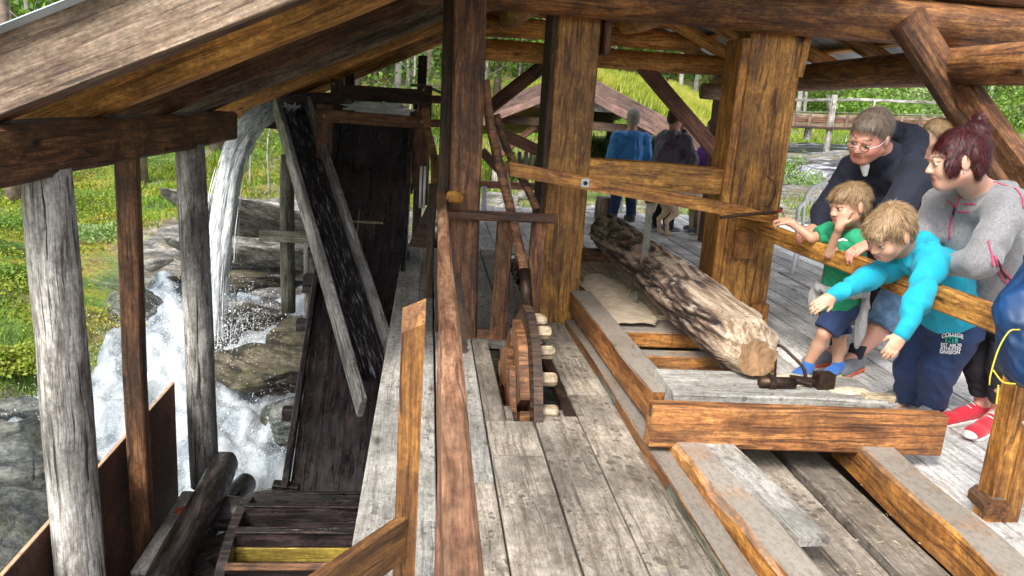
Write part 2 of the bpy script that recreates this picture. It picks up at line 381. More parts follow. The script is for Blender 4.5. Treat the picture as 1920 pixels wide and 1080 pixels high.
# ------------------------------------------------------------------ long amber lever with its bolt and ties
lv = thing('feed_lever', 'long slim amber lever bar with pointed end bolted across the uprights', 'lever', (1.3, 4.97, 1))
a, b = V3((.50, 4.97, 1.085)), V3((2.26, 4.9, .865)); d = b - a
prof = []
L = d.length; fr = frame(a, b); hw = .047
pts = [(-.035, 0), (0, hw * .9), (L * .85, hw * .95), (L, .018), (L, -.03), (L * .8, -hw * .8), (0, -hw * .9)]
v = [(x, -.02, z) for x, z in pts] + [(x, .02, z) for x, z in pts]; n_ = len(pts)
f = [tuple(range(n_))[::-1], tuple(range(n_, 2 * n_))] + [(i, (i + 1) % n_, n_ + (i + 1) % n_, n_ + i) for i in range(n_)]
mesh_obj('bar', v, f, 'amber', lv, fr)
c = at(1097, 343, 4.93)
tube('bolt', [c + V3((0, .04, 0)), c + V3((0, -.022, 0))], .014, 'iron', lv, 6, smooth=False)
mesh_obj('washer', *boxvf(c + V3((0, -.002, 0)), (.05, .006, .05)), 'galv', lv)
tube('wire_tie', spline([at(952, 300, 4.93), at(955, 330, 4.92), at(950, 352, 4.95), at(957, 300, 5.02), at(952, 300, 4.93)]), .004, 'iron', lv, 5)
tube('hook_iron', spline([at(1350, 408, 4.86), at(1400, 402, 4.84), at(1455, 398, 4.82), at(1466, 390, 4.82)]), .011, 'iron', lv, 6)
tube('red_loop', spline([at(1462, 392, 4.8), at(1470, 405, 4.8), at(1464, 418, 4.8), at(1456, 408, 4.8), at(1462, 392, 4.8)]), .004, 'redcord', lv, 5)
# curved poles rising from the gear
cp = thing('curved_pole', 'long bowed wooden pole leaning from the gear wheel up past the thick post', 'pole', at(990, 570, 4.6))
P = [at(x, y, Y) for x, y, Y in ((909, 150, 5.0), (918, 225, 4.98), (934, 300, 4.93), (953, 375, 4.86), (968, 440, 4.75), (983, 510, 4.62), (988, 578, 4.5))]
tube('pole', spline(P), .03, 'brown', cp, 10, radii=None, squash=.8)
tube('iron_shoe', [at(984, 505, 4.6), at(989, 580, 4.48)], .036, 'iron', cp, 8)
P = [at(x, y, Y) for x, y, Y in ((930, 215, 5.2), (944, 262, 5.18), (965, 310, 5.12), (988, 352, 5.08), (1006, 392, 5.02))]
tag(tube('curved_pole', spline(P), .026, 'brown', None, 10), 'shorter bowed stick crossing behind the pointed end of the amber lever', 'pole')
tag(tube('rope', spline([at(952, 325, 4.85), at(958, 365, 4.84), at(952, 388, 4.84), at(960, 398, 4.84), at(955, 372, 4.84)]), .006, 'rope'), 'thin cord hanging from the pointed lever end', 'rope')
ch = thing('hanging_chain', 'short iron chain hanging between the bowed pole and the gear wheel', 'chain', at(966, 478, 4.7))
a, b = at(968, 478, 4.7), at(963, 552, 4.6)
for i in range(9):
    c = a.lerp(b, i / 8); ux, uy = ((V3((1, 0, 0)), V3((0, 0, 1))) if i % 2 else (V3((0, 1, 0)), V3((0, 0, 1))))
    tube('link', [c + ux * (.011 * math.cos(q)) + uy * (.019 * math.sin(q)) for q in [2 * math.pi * j / 8 for j in range(9)]], .0035, 'iron', ch, 5)
# ------------------------------------------------------------------ crown gear half sunk in the floor
gear = thing('peg_gear', 'upright wooden peg gear wheel half sunk through the floorboards', 'gear wheel', (.56, 4.12, -.25))
GC = V3((.56, 4.12, -.25)); GR = .655
def ringx(x0, x1, r0, r1, n=64, wob=0.0, t0=0, t1=2 * math.pi, seed=0):
    v, f = [], []
    for i in range(n + 1):
        q = t0 + (t1 - t0) * i / n; w_ = 1 + wob * mnoise.noise((math.cos(q) * 2 + seed, math.sin(q) * 2, 0))
        for x, r in ((x0, r0), (x0, r1 * w_), (x1, r1 * w_), (x1, r0)):
            v.append(GC + V3((x, r * math.cos(q), r * math.sin(q))))
    for i in range(n):
        o = i * 4
        for j in range(4): f.append((o + j, o + (j + 1) % 4, o + 4 + (j + 1) % 4, o + 4 + j))
    f += [(0, 3, 2, 1), (n * 4, n * 4 + 1, n * 4 + 2, n * 4 + 3)]
    return v, f
mesh_obj('rim', *ringx(-.0, .045, .52, GR), 'dark', gear)
tv, tf = [], []
for i in range(90):     # iron studs round the left edge of the rim
    q = 2 * math.pi * i / 90; v_, f_ = boxvf(GC + V3((-.005, (GR - .012) * math.cos(q), (GR - .012) * math.sin(q))), (.02, .014, .014)); o = len(tv); tv += v_; tf += [tuple(k + o for k in g) for g in f_]
tag(mesh_obj('stud', tv, tf, 'iron', gear), kind='stuff')
for k in range(5):
    t0 = math.radians(8 + 72 * k); mesh_obj('felloe', *ringx(-.052, -.003, .28, .53 if k != 1 else .56, 18, .12, t0, t0 + math.radians(66), k * 7), 'brown' if k % 2 else 'hewn', gear)
for k in range(5):
    t0 = math.radians(-28 + 72 * k); mesh_obj('felloe', *ringx(-.088, -.055, .2, .44, 16, .16, t0, t0 + math.radians(60), 30 + k * 5), 'brown', gear)
for k in range(4):
    q = math.radians(45 * k); dv = V3((0, math.cos(q), math.sin(q)))
    beam('spoke', GC - dv * .5 + V3((.03, 0, 0)), GC + dv * .5 + V3((.03, 0, 0)), .03, .08, 'oiled', gear)
for k in range(22):
    q = 2 * math.pi * (k + .3) / 22; c = GC + V3((.044, .575 * math.cos(q), .575 * math.sin(q)))
    if c.z > -.12: tube('peg', [c, c + V3((.07, 0, 0)), c + V3((.085, 0, 0))], .037, 'peg', gear, 8, radii=[.036, .037, .028], smooth=False)
tube('axle', [GC + V3((-.3, 0, 0)), GC + V3((.5, 0, 0))], .09, 'oiled', gear, 12)
# ------------------------------------------------------------------ floors
def planked(name, joist_boxes, mat='dark'):
    o = merge(name, [boxvf(c, s) for c, s in joist_boxes], mat); o['kind'] = 'structure'; return o
fl = planked('sawmill_floor', [((.53, 2.2 + i * 1.1, -.13), (1.0, .12, .14)) for i in (0, 1, 3, 4, 5, 6)] + [((.05, 5, -.14), (.1, 8, .14))])
def plank(x0, x1, y0, y1, mat, parent, z=0.0, th=.045, gap=.005, name='plank'):
    zz = z + random.uniform(-.0025, .0025)
    o = beam(name, ((x0 + x1) / 2 + random.uniform(-.001, .001), y0 + gap / 2, zz - th / 2), ((x0 + x1) / 2, y1 - gap / 2, zz - th / 2 + random.uniform(-.002, .002)), (x1 - x0) - gap, th, mat, parent, bev=.004, wob=.0015, seg=2)
    return o
m = 'deckspot'
for x0, x1, segs in ((.09, .325, ((1.0, 2.9), (2.9, 7.9))), (.325, .565, ((1.0, 3.14), (3.14, 3.53), (4.78, 7.9))), (.565, .79, ((.9, 3.6), (4.78, 7.9))), (.79, 1.03, ((.8, 3.9), (3.9, 5.28)))):
    for y0, y1 in segs: plank(x0, x1, y0, y1, m if y1 < 4 or x0 > .7 else 'ledge', fl, gap=.009)
plank(.325, .43, 3.53, 4.78, m, fl); plank(.73, .79, 3.6, 4.78, 'dark', fl)
plank(.43, .47, 3.53, 3.72, m, fl); plank(.66, .73, 3.6, 3.68, m, fl, -.002)
for k in range(7): plank(1.0 + 0 * k, 2.1, 5.75 + k * .3, 5.75 + k * .3 + .29, 'ledge', fl, -.05)
le = planked('walkway', [((-.1, 4.6, -.1), (.12, 6.9, .12))])
plank(-.205, -.02, .8, 8.1, 'ledge', le, th=.07); plank(-.02, .085, 2.6, 8.1, 'ledge', le, th=.05)
plank(.0, .085, .8, 2.6, 'ledge', le, th=.05)
# low kerb timbers right of the floorboards
beam('kerb_timber', (1.09, .9, -.02), (1.045, 5.2, -.02), .1, .15, 'dusty', fl, bev=.004)
beam('edge_strip', (1.035, .9, .02), (1.01, 5.2, .018), .008, .05, 'silvermoss', fl, bev=.001)
# track floor between the carriage timbers
tfz = -.045
for x0, x1, y0, y1 in ((1.14, 1.3, .9, 2.2), (1.3, 1.52, .9, 3.9), (1.52, 1.685, .9, 3.9), (1.73, 1.92, .9, 3.9), (1.92, 2.1, .9, 2.0)):
    plank(x0, x1, y0, y1, m, fl, tfz)
merge('sub_floor', [boxvf((1.6, 2.4, -.2), (1.1, 3.2, .1))], 'dark', fl)
# ------------------------------------------------------------------ visitor deck
dk = planked('visitor_deck', [((5.2, 1.6 + i * 1.2, -.12), (6.2, .12, .14)) for i in range(9)])
x = 2.12
i = 0
while x < 8.2:
    wd = random.choice((.19, .2, .21, .205)); cuts = [1.0, 2.2 + 1.3 * random.random() + (i % 3) * 1.1, 6.3 + 1.4 * random.random(), 11.4 + random.uniform(-.1, .1)]
    if x > 5.5: cuts = [3.0] + cuts[2:]
    for y0, y1 in zip(cuts[:-1], cuts[1:]): plank(x, x + wd, y0, y1, 'deck', dk, gap=.012)
    x += wd; i += 1
x = .35
while x < 2.1:
    plank(x, x + .2, 8.0, 11.2, 'deck', dk); x += .2
# ------------------------------------------------------------------ carriage tracks: two squared timbers on the floor
tr = thing('track_timber', 'left waney amber track timber with a grey dusted top running to the near edge', 'timber', (1.2, 3, 0), 'track timbers under the log carriage')
beam('timber', (1.27, .9, .035), (1.17, 3.5, .035), .16, .16, 'hotdusty', tr, bev=.02, wob=.012, seg=12)
beam('cap_board', (1.37, 2.33, .08), (1.27, 3.45, .09), .15, .035, 'ledge', tr, bev=.003)
tr = thing('track_timber', 'right amber track timber with grey top beside the orange railing post', 'timber', (2, 3, 0), 'track timbers under the log carriage')
beam('timber', (1.93, .9, .03), (2.05, 3.3, .03), .17, .16, 'hotdusty', tr, bev=.012, wob=.006, seg=10)
tr2 = tag(beam('notched_block', at(1838, 925, 2.72) + V3((0, 0, 0)), at(1868, 955, 2.6), .1, .085, 'dusty', None, bev=.025, seg=1), 'small chamfered grey block leaning at the foot of the orange railing post', 'wood block')
# ------------------------------------------------------------------ log carriage
ca = thing('log_carriage', 'timber log carriage with dusty side rail, crossbars and heavy front beam', 'carriage', (1.5, 4, .1))
beam('side_rail', (1.135, 3.33, .165), (1.10, 5.28, .165), .145, .15, 'dusty', ca, bev=.006)
beam('side_rail', (2.02, 4.75, .165), (1.98, 6.6, .165), .13, .15, 'dusty', ca, bev=.006)
beam('front_beam', (1.0, 3.12, .175), (2.345, 3.1, .165), .085, .19, 'hewn', ca, bev=.007, wob=.004)
beam('head_block', (1.13, 3.37, .225), (2.13, 3.34, .215), .34, .13, 'ledge', ca, bev=.008)
mesh_obj('end_wedge', *boxvf((2.1, 3.22, .285), (.14, .045, .03), -.1), 'peg', ca)
for y0, hh, dd, m_ in ((4.66, .1, .28, 'hotdusty'), (4.06, .13, .12, 'hotdusty'), (5.6, .1, .16, 'hotdusty')):
    beam('crossbar', (1.2, y0, .13), (1.97, y0, .13), dd, hh, m_, ca)
for i, (x0, x1) in enumerate(((1.18, 1.38), (1.385, 1.58), (1.585, 1.78), (1.785, 1.95))):
    beam('bed_board', ((x0 + x1) / 2, 4.82, .195), ((x0 + x1) / 2, 6.9, .195), x1 - x0, .03, 'peg', ca, bev=.003)
for i in range(2):
    beam('lower_board', (1.2, 4.45 - i * .19, .0), (1.97, 4.45 - i * .19, .0), .18, .03, 'peg', ca)
beam('crossbar', (1.0, 6.55, .26), (2.1, 6.55, .26), .12, .1, 'brown', ca)
beam('crossbar', (1.15, 7.0, .16), (2.3, 7.0, .16), .14, .12, 'silver', ca)
# ------------------------------------------------------------------ right railing
rl = thing('visitor_railing', 'oiled railing of one sloping handrail on an orange post beside the carriage', 'railing', (2.3, 3, 0))
beam('handrail', (2.19, 5.25, .785), (2.27, 2.45, .785), .055, .105, 'oiled', rl)
for dx, m_ in ((-.04, 'amber'), (.032, 'amber')): beam('post', (2.33 + dx, 2.66, 0), (2.33 + dx, 2.66, .74), .07, .09, m_, rl)
# ------------------------------------------------------------------ left handrail and short balustrade
lr = thing('walkway_railing', 'worn reddish handrail on an orange post running back to the thick dark post', 'railing', (.05, 3, 0))
beam('handrail', (.062, .45, .90), (.115, 7.9, .90), .05, .07, 'rail', lr, bev=.008, wob=.003, seg=10)
beam('under_rail', (.045, .5, .80), (.1, 4.8, .80), .03, .12, 'red', lr)
# post with slanted top
px0, px1, py0, py1 = -.052, .012, 2.08, 2.16
v = [(px0, py0, 0), (px1, py0, 0), (px1, py1, 0), (px0, py1, 0), (px0, py0, .865), (px1, py0, .895), (px1, py1, .945), (px0, py1, .915)]
pfr = frame(V3((-.02, 2.12, 0)), V3((-.02, 2.12, 1))); pin = pfr.inverted(); v = [pin @ V3(q) for q in v]
mesh_obj('post', v, [(0, 3, 2, 1), (4, 5, 6, 7), (0, 1, 5, 4), (1, 2, 6, 5), (2, 3, 7, 6), (3, 0, 4, 7)], 'ochrepost', lr, pfr)
beam('post', (.05, 5.9, 0), (.05, 5.9, .86), .06, .08, 'dark', lr)
beam('brace', at(764, 1005, 2.1), at(560, 1150, 1.75), .03, .14, 'ochrepost', lr, bev=.004)
bb = thing('low_balustrade', 'dark brown knee rail with two flat balusters between thick post and saw frame', 'railing', (.45, 4.85, 0))
beam('top_rail', (.13, 4.8, .805), (.80, 4.8, .81), .06, .055, 'brown', bb)
beam('baluster', (.495, 4.84, 0), (.495, 4.84, .78), .105, .035, 'brown', bb)
beam('baluster', (.71, 4.84, 0), (.71, 4.84, .78), .09, .035, 'brown', bb)
beam('foot_rail', (.36, 4.86, .03), (.52, 4.86, .03), .05, .07, 'brown', bb)
# serrated blade leaning on the post
a, b = at(858, 512, 3.7), at(870, 662, 3.55); fr = frame(a, b); L = (b - a).length; v = []; n_ = 30
for i in range(n_ + 1):
    t = L * i / n_; k = math.sin(math.pi * min(1, (i + .5) / 6) / 2); v += [(t, -.02 * k, -.008), (t, (.022 if i % 2 else .016) * k, -.008), (t, (.022 if i % 2 else .016) * k, .008), (t, -.02 * k, .008)]
f = []
for i in range(n_):
    o = i * 4
    for j in range(4): f.append((o + j, o + (j + 1) % 4, o + 4 + (j + 1) % 4, o + 4 + j))
f += [(0, 3, 2, 1), (n_ * 4, n_ * 4 + 1, n_ * 4 + 2, n_ * 4 + 3)]
tag(mesh_obj('rusty_file_bar', v, f, 'iron', None, fr), 'dark ribbed iron bar hanging against the right side of the handrail', 'iron bar')
tag(log('wood_stub', at(857, 372, 4.72), at(843, 368, 4.66), .042, 'oiled', None), 'round orange wooden stub between handrail and thick dark post', 'wooden stub')

# ------------------------------------------------------------------ flume head, chutes, water wheel
fh = thing('flume', 'dark timber flume head frame pinned with pegs at the top of the wide chute', 'flume', (-.55, 8.5, .8))
for x in (-1.02, -.07):
    beam('frame_post', (x, 8.15, .55), (x, 8.15, 1.34), .16, .12, 'brown', fh); beam('frame_post', (x + .03, 8.9, .3), (x + .03, 8.9, 1.6), .13, .12, 'dark', fh)
beam('frame_beam', (-1.1, 8.1, 1.235), (.02, 8.1, 1.225), .09, .12, 'brown', fh)
beam('frame_beam', (-1.0, 8.9, 1.47), (.02, 8.9, 1.47), .12, .16, 'dark', fh)
beam('frame_beam', (-1.2, 8.2, .52), (-.95, 8.2, .52), .12, .16, 'dark', fh)
for x in (-1.02, -.07):
    for z, y in ((1.235, 8.05), (1.55, 8.83)): tube('peg', [V3((x, y + .03, z)), V3((x, y - .02, z))], .014, 'peg', fh, 8, smooth=False)
beam('trough_wall', (-.95, 9.0, 1.3), (-.95, 13, 1.36), .05, .35, 'dark', fh); beam('trough_wall', (-.15, 9.0, 1.3), (-.15, 13, 1.36), .05, .35, 'dark', fh)
beam('trough_floor', (-.55, 8.6, 1.13), (-.55, 13, 1.19), .85, .04, 'plum', fh)
beam('side_trough', (-1.75, 9.0, 1.32), (-.95, 9.0, 1.36), .05, .18, 'wet', fh); beam('side_trough', (-1.75, 9.35, 1.32), (-.95, 9.35, 1.36), .05, .2, 'brown', fh)
beam('trough_floor', (-1.78, 9.17, 1.21), (-.95, 9.17, 1.26), .35, .03, 'plum', fh)
for x, y, z in ((-1.3, 9.2, .2), (-1.2, 9.4, .2)): beam('frame_post', (x, y, -1.2), (x, y, 1.2), .09, .09, 'silvermoss', fh)
beam('frame_beam', (-1.9, 9.1, 1.1), (-.9, 9.1, 1.08), .1, .14, 'dark', fh)
# wide chute
A, B = V3((-.55, 8.55, 1.14)), V3((-.55, 5.38, -1.38)); dd = (B - A).normalized(); nn = V3((1, 0, 0)).cross(dd); nn = nn if nn.z > 0 else -nn
wc = thing('wide_chute', 'wide wet black plank chute dropping steeply from the flume head to the wheel', 'chute', A)
for i in range(4):
    x = -.90 + .175 * i + .0875; beam('floor_board', (x, A.y, A.z), (x, B.y, B.z), .1735, .04, 'plum' if i else 'wet', wc, bev=.002, wob=.0008, seg=8)
for x, h_ in ((-.93, .1), (-.17, .25)):
    beam('side_board', V3((x, A.y, A.z)) + nn * (h_ / 2 - .02), V3((x, B.y, B.z)) + nn * (h_ / 2 - .02), .045, h_, 'plum', wc, bev=.005)
beam('under_board', A - nn * .035 + V3((0, 0, 0)), B - nn * .035, .72, .02, 'wet', wc)
beam('end_sill', (-1.02, 5.36, -1.42), (-.1, 5.36, -1.42), .1, .09, 'wet', wc)
for t in (.2, .42, .62, .83):
    c = A.lerp(B, t) - nn * .07; beam('bearer', c + V3((-.5, 0, 0)), c + V3((.42, 0, 0)), .1, .1, 'wet', wc)
wt = []
for x, y, L_ in ((-.62, 7.6, .55), (-.74, 7.55, .3), (-.47, 7.5, .18), (-.5, 6.9, .4)):     # thin pale strips standing for water trickles on the boards
    t = (A.y - y) / (A.y - B.y); c = A.lerp(B, t) + nn * .0225; c.x = x; e = c + dd * L_; w2 = random.uniform(.006, .012)
    pts = [c + V3((-w2 * .3, 0, 0)), c + V3((w2 * .3, 0, 0)), e + V3((w2, 0, 0)), e + V3((-w2, 0, 0))]
    wt.append(([p for p in pts] + [p + nn * .003 for p in pts], [(0, 1, 2, 3), (4, 7, 6, 5), (0, 4, 5, 1), (1, 5, 6, 2), (2, 6, 7, 3), (3, 7, 4, 0)]))
t = .34; c = A.lerp(B, t) + nn * .0225
wt.append(boxvf(c + V3((-.05, 0, 0)), (.42, .02, .02)))
for v_, f_ in wt: mesh_obj('water_trickle', v_, f_, 'peg', wc)
# narrow spill chute
sc = thing('spill_chute', 'narrow weathered spill chute slanting across the wide black chute', 'chute', (-1.45, 8.8, 1.3))
a, b = V3((-1.46, 8.8, 1.26)), V3((-.335, 5.75, -.63)); fr = frame(a, b); L = (b - a).length
yv = fr.to_3x3() @ V3((0, 1, 0)); zv = fr.to_3x3() @ V3((0, 0, 1)); dv = (b - a).normalized()
beam('floor_board', a, b, .3, .03, 'wet', sc)
sa = 1 if yv.x < 0 else -1
beam('side_board', a + yv * sa * .165 + zv * .06, b + dv * .28 + yv * sa * .165 + zv * .04, .045, .22, 'silver', sc, bev=.006)
beam('side_board', a - yv * sa * .165 + zv * .06, b - yv * sa * .165 + zv * .06, .045, .2, 'silver', sc, bev=.006)
sp = thing('chute_trestle', 'mossy grey post with a pale crosspiece carrying the spill chute', 'trestle', (-1.25, 8.2, -1.2))
log('post', at(541, 585, 8.1), at(538, 290, 8.1), .075, 'silvermoss', sp)
beam('crosspiece', at(487, 441, 8.0), at(588, 447, 7.95), .06, .11, 'silvermoss', sp)
beam('post', at(575, 600, 7.9), at(575, 455, 7.9), .05, .05, 'silver', sp)
for p_, q_ in (((570, 521), (612, 523)), ((568, 541), (604, 545)), ((548, 708), (590, 710)), ((546, 727), (590, 729)), ((512, 912), (560, 916))):
    Y = 6.9 if p_[1] < 600 else 6.2 if p_[1] < 800 else 5.4
    tag(beam('beam_end', at(*p_, Y), at(q_[0], q_[1], Y), .1, .07, 'wet', None), 'wet black beam end %s' % {521: 'jutting left under the chutes, upper one of the higher pair', 541: 'jutting left under the chutes, lower one of the higher pair', 708: 'over the rapids, upper one of the lower pair', 727: 'over the rapids, lower one of the lower pair', 912: 'just above the wheel rim at the chute foot'}[p_[1]], 'beam')
# orange curved gate strip, prop and dark triangular side board beside the chute
gs = thing('gate_strip', 'thin bent orange lath standing up beside the flume head', 'lath', at(812, 330, 7.2))
P = spline([at(797, 200, 7.4), at(802, 245, 7.4), at(812, 285, 7.4), at(815, 330, 7.3), at(813, 380, 7.2), at(808, 425, 7.1), at(806, 462, 7.0)])
tube('lath', P, .035, 'amber', gs, 6, squash=.3)
gb = thing('bevelled_board', 'dark triangular board standing on the pale ledge beside the chute', 'board', at(790, 460, 6.8))
q = [at(765, 462, 6.9), at(812, 466, 6.9), at(812, 372, 6.9), at(808, 372, 6.9)]
v = q + [p + V3((0, .06, 0)) for p in q]
mesh_obj('board', v, [(0, 1, 2, 3), (7, 6, 5, 4), (0, 4, 5, 1), (1, 5, 6, 2), (2, 6, 7, 3), (3, 7, 4, 0)], 'dark', gb)
for px in (790, 797): tube('thin_rod', [at(px, 312, 7.6), at(px - 3, 390, 7.5)], .012, 'white', gb, 6)
for y, x0, x1 in ((1.15, -.05, .0), (.55, -.1, .05)): pass
# water wheel
ww = thing('water_wheel', 'wet black water wheel with board paddles, one paddle fresh yellow', 'water wheel', (-.68, 4.85, -2.36))
WC = V3((-.68, 4.85, -2.36)); WR = 1.1
GC = WC; YEL = 0
for x0, x1 in ((-.49, -.43), (.43, .49)): mesh_obj('rim', *ringx(x0, x1, WR - .24, WR + .01, 48), 'wet', ww)
mesh_obj('sole_board', *ringx(-.43, .43, WR - .245, WR - .22, 40), 'wet', ww)
for k in range(26):
    q = 2 * math.pi * (k + .32) / 26; dv = V3((0, math.cos(q), math.sin(q)))
    yel = k == YEL
    ro = q - math.pi / 2
    if k == 7:
        beam('paddle', WC + dv * (WR - .03) + V3((-.43, 0, 0)), WC + dv * (WR - .03) + V3((.43, 0, 0)), .03, .12, 'plum', ww, roll=ro, bev=.003)
        beam('paddle', WC + dv * (WR - .15) + V3((-.43, 0, 0)), WC + dv * (WR - .15) + V3((.43, 0, 0)), .034, .11, 'yellow', ww, roll=ro, bev=.003)
    else: beam('paddle', WC + dv * (WR - .1) + V3((-.43, 0, 0)), WC + dv * (WR - .1) + V3((.43, 0, 0)), .035, .26, 'wet' if k % 2 else 'plum', ww, roll=ro, bev=.003)
    beam('paddle_cap', WC + dv * (WR + .035) + V3((-.43, 0, 0)), WC + dv * (WR + .035) + V3((.43, 0, 0)), .05, .014, 'brown' if k == 8 else 'wet' if k % 3 else 'plum', ww, roll=ro, bev=.002)
for k in range(4):
    q = math.pi * k / 4; dv = V3((0, math.cos(q), math.sin(q)))
    beam('spoke', WC - dv * .95 + V3((-.4, 0, 0)), WC + dv * .95 + V3((-.4, 0, 0)), .06, .1, 'wet', ww)
log('axle', WC + V3((-1.1, 0, 0)), WC + V3((.9, 0, 0)), .17, 'wet', ww)
# sills and wet logs by the wheel
tag(log('wet_log', at(425, 868, 5.75), at(290, 1120, 4.1), .105, 'wet', None, rough=.12, taper=1.1), 'glossy wet black log slanting from the grey post foot down to the corner', 'log')
tag(log('wet_log', at(392, 960, 5.3), at(480, 968, 5.25), .13, 'wet', None), 'stubby wet black log lying crosswise left of the wheel rim', 'log')
tag(log('wet_log', at(460, 905, 6.0), at(380, 1000, 5.2), .09, 'wet', None), 'short round black log end behind the slanting wet log', 'log')
tag(beam('wet_plank', at(262, 1075, 4.3), at(355, 925, 5.4), .1, .03, 'ledge', None), 'pale wet plank edge beside the slanting black log', 'plank')
tag(beam('wet_sill', at(470, 1010, 5.0), at(330, 1065, 4.7), .22, .12, 'wet', None), 'shiny wet black sill timber left of the wheel at the bottom', 'timber')
tag(beam('wet_sill', at(400, 1075, 4.6), at(300, 1110, 4.4), .32, .1, 'wet', None), 'shiny wet black sill timber in the bottom corner below the log', 'timber')
v = [at(x, y, Y) for x, y, Y in ((300, 1000, 4.85), (330, 952, 5.1), (372, 946, 5.1), (366, 972, 5.0), (345, 990, 4.9))]
v = v + [p + V3((0, .02, -.03)) for p in v]
tag(mesh_obj('bark_flake', v, [(4, 3, 2, 1, 0), (5, 6, 7, 8, 9)] + [(i, (i + 1) % 5, 5 + (i + 1) % 5, 5 + i) for i in range(5)], 'rust', None), 'rust red flake of bark stuck on the wet log', 'bark')
# plywood splash board
pw = thing('splash_board', 'brown plywood splash board with a pale top edge behind the grey posts', 'board', (-1.84, 4.5, -1.4))
for y0, y1, z0, z1 in ((3.12, 4.2, -.735, -.735), (4.205, 5.86, -.735, -.735)):
    mesh_obj('panel', *boxvf((-1.84, (y0 + y1) / 2, -1.48), (.018, y1 - y0, 1.48)), 'sheet', pw)
    mesh_obj('panel_edge', *boxvf((-1.84, (y0 + y1) / 2, -.737), (.02, y1 - y0 + .002, .008)), 'plyedge', pw)
# foundation wall of stacked logs under the ledge
fw = thing('foundation_wall', 'dark stacked log foundation wall under the pale ledge', 'wall', (0, 5, -1.3))
for k in range(12): log('wall_log', (.06, 1.0, -.28 - k * .21), (.06, 8.4, -.28 - k * .21), .105, 'dark', fw, n=10, seg=4)
for k in range(5): log('wall_log', (.1, 8.4, -.28 - k * .21), (2.2, 8.4, -.28 - k * .21), .105, 'dark', fw, n=10, seg=4)
# ================================================================== land, water, plants
def vnoise(x, y, s=1.0, seed=0, oct=4):
    """smooth value noise on arrays"""
    out = np.zeros_like(x, dtype=float); amp = 1.0; tot = 0
    for o in range(oct):
        fx, fy = x * s + seed * 17.3 + o * 5.1, y * s - seed * 9.7 + o * 3.3
        ix, iy = np.floor(fx).astype(np.int64), np.floor(fy).astype(np.int64); tx, ty = fx - ix, fy - iy
        tx, ty = tx * tx * (3 - 2 * tx), ty * ty * (3 - 2 * ty)
        def h(a, b):
            n = (a * 374761393 + b * 668265263 + seed * 974711 + o * 1013) & 0x7fffffff
            n = ((n ^ (n >> 13)) * 1274126177) & 0x7fffffff
            return ((n ^ (n >> 16)) & 0xffff) / 32767.5 - 1
        v = (h(ix, iy) * (1 - tx) + h(ix + 1, iy) * tx) * (1 - ty) + (h(ix, iy + 1) * (1 - tx) + h(ix + 1, iy + 1) * tx) * ty
        out += v * amp; tot += amp; amp *= .5; s *= 2
    return out / tot
CP = [(-3.45, 7.3, -2.35), (-3.8, 6.5, -2.6), (-2.9, 8.1, -2.1), (-2.6, 8.9, -1.75), (-5, 6.4, -2.2), (-2.4, 9.3, -1.5), (-1.2, 7.6, -2.2), (-2.5, 6, -2.7), (-4.5, 5.6, -2.8), (-7, 4, -2.0), (-3, 2.5, -3.0), (-1, 2.5, -3.4), (0, 4.5, -3.5), (0, 7, -2.6), (2, 4, -2.6), (5, 4, -1.6),
      (9, 4, -1.0), (9, 10, -.7), (4, 8, -1.2), (1, 9.5, -1.4), (-.5, 10.5, -1.1), (-12, 2, -1.5), (-7, 7, -1.25), (-10, 6, -1.1), (14, 2, -.8), (0, -3, -3), (10, -3, -1.5), (-10, -3, -3.2)]
for px, py, Y in ((20, 715, 7.68), (90, 655, 8.3), (150, 600, 8.9), (290, 520, 10.9), (40, 560, 9.3), (100, 400, 13.5), (20, 310, 18), (300, 330, 17), (330, 440, 12.5), (250, 270, 19), (-100, 500, 9.5),
                  (450, 430, 12.5), (560, 480, 11.5), (500, 560, 9.8), (430, 370, 14.5), (560, 390, 13.5), (500, 300, 17.8), (480, 240, 23), (700, 300, 18), (820, 340, 17), (820, 230, 28), (900, 150, 45),
                  (1180, 340, 16), (1300, 290, 20), (1350, 210, 32), (1480, 385, 13.5), (1500, 350, 15), (1600, 300, 19), (1560, 262, 24), (1700, 215, 34), (1400, 160, 48), (1900, 230, 30), (1900, 400, 13),
                  (600, 120, 50), (200, 150, 50), (0, 100, 52), (1200, 100, 60), (1800, 130, 55)):
    p = at(px, py, Y); CP.append((p.x, p.y, p.z))
for x in (-50, -20, 10, 45): CP.append((x, 85, 24))
for x, y in ((-45, 30), (-45, 5)): CP.append((x, y, 2))
for x, y in ((50, 30), (50, 5)): CP.append((x, y, 3))
CP = np.array(CP)
def tps(r): return np.where(r > 1e-9, r * r * np.log(np.maximum(r, 1e-9)), 0)
_n = len(CP); _K = tps(np.hypot(CP[:, None, 0] - CP[None, :, 0], CP[:, None, 1] - CP[None, :, 1])) + np.eye(_n) * .4
_P = np.c_[np.ones(_n), CP[:, :2]]; _A = np.block([[_K, _P], [_P.T, np.zeros((3, 3))]])
_W = np.linalg.solve(_A, np.r_[CP[:, 2], 0, 0, 0])
def base_h(x, y):
    x = np.asarray(x, float); y = np.asarray(y, float); out = _W[_n] + _W[_n + 1] * x + _W[_n + 2] * y
    for i in range(_n): out = out + _W[i] * tps(np.hypot(x - CP[i, 0], y - CP[i, 1]))
    return out
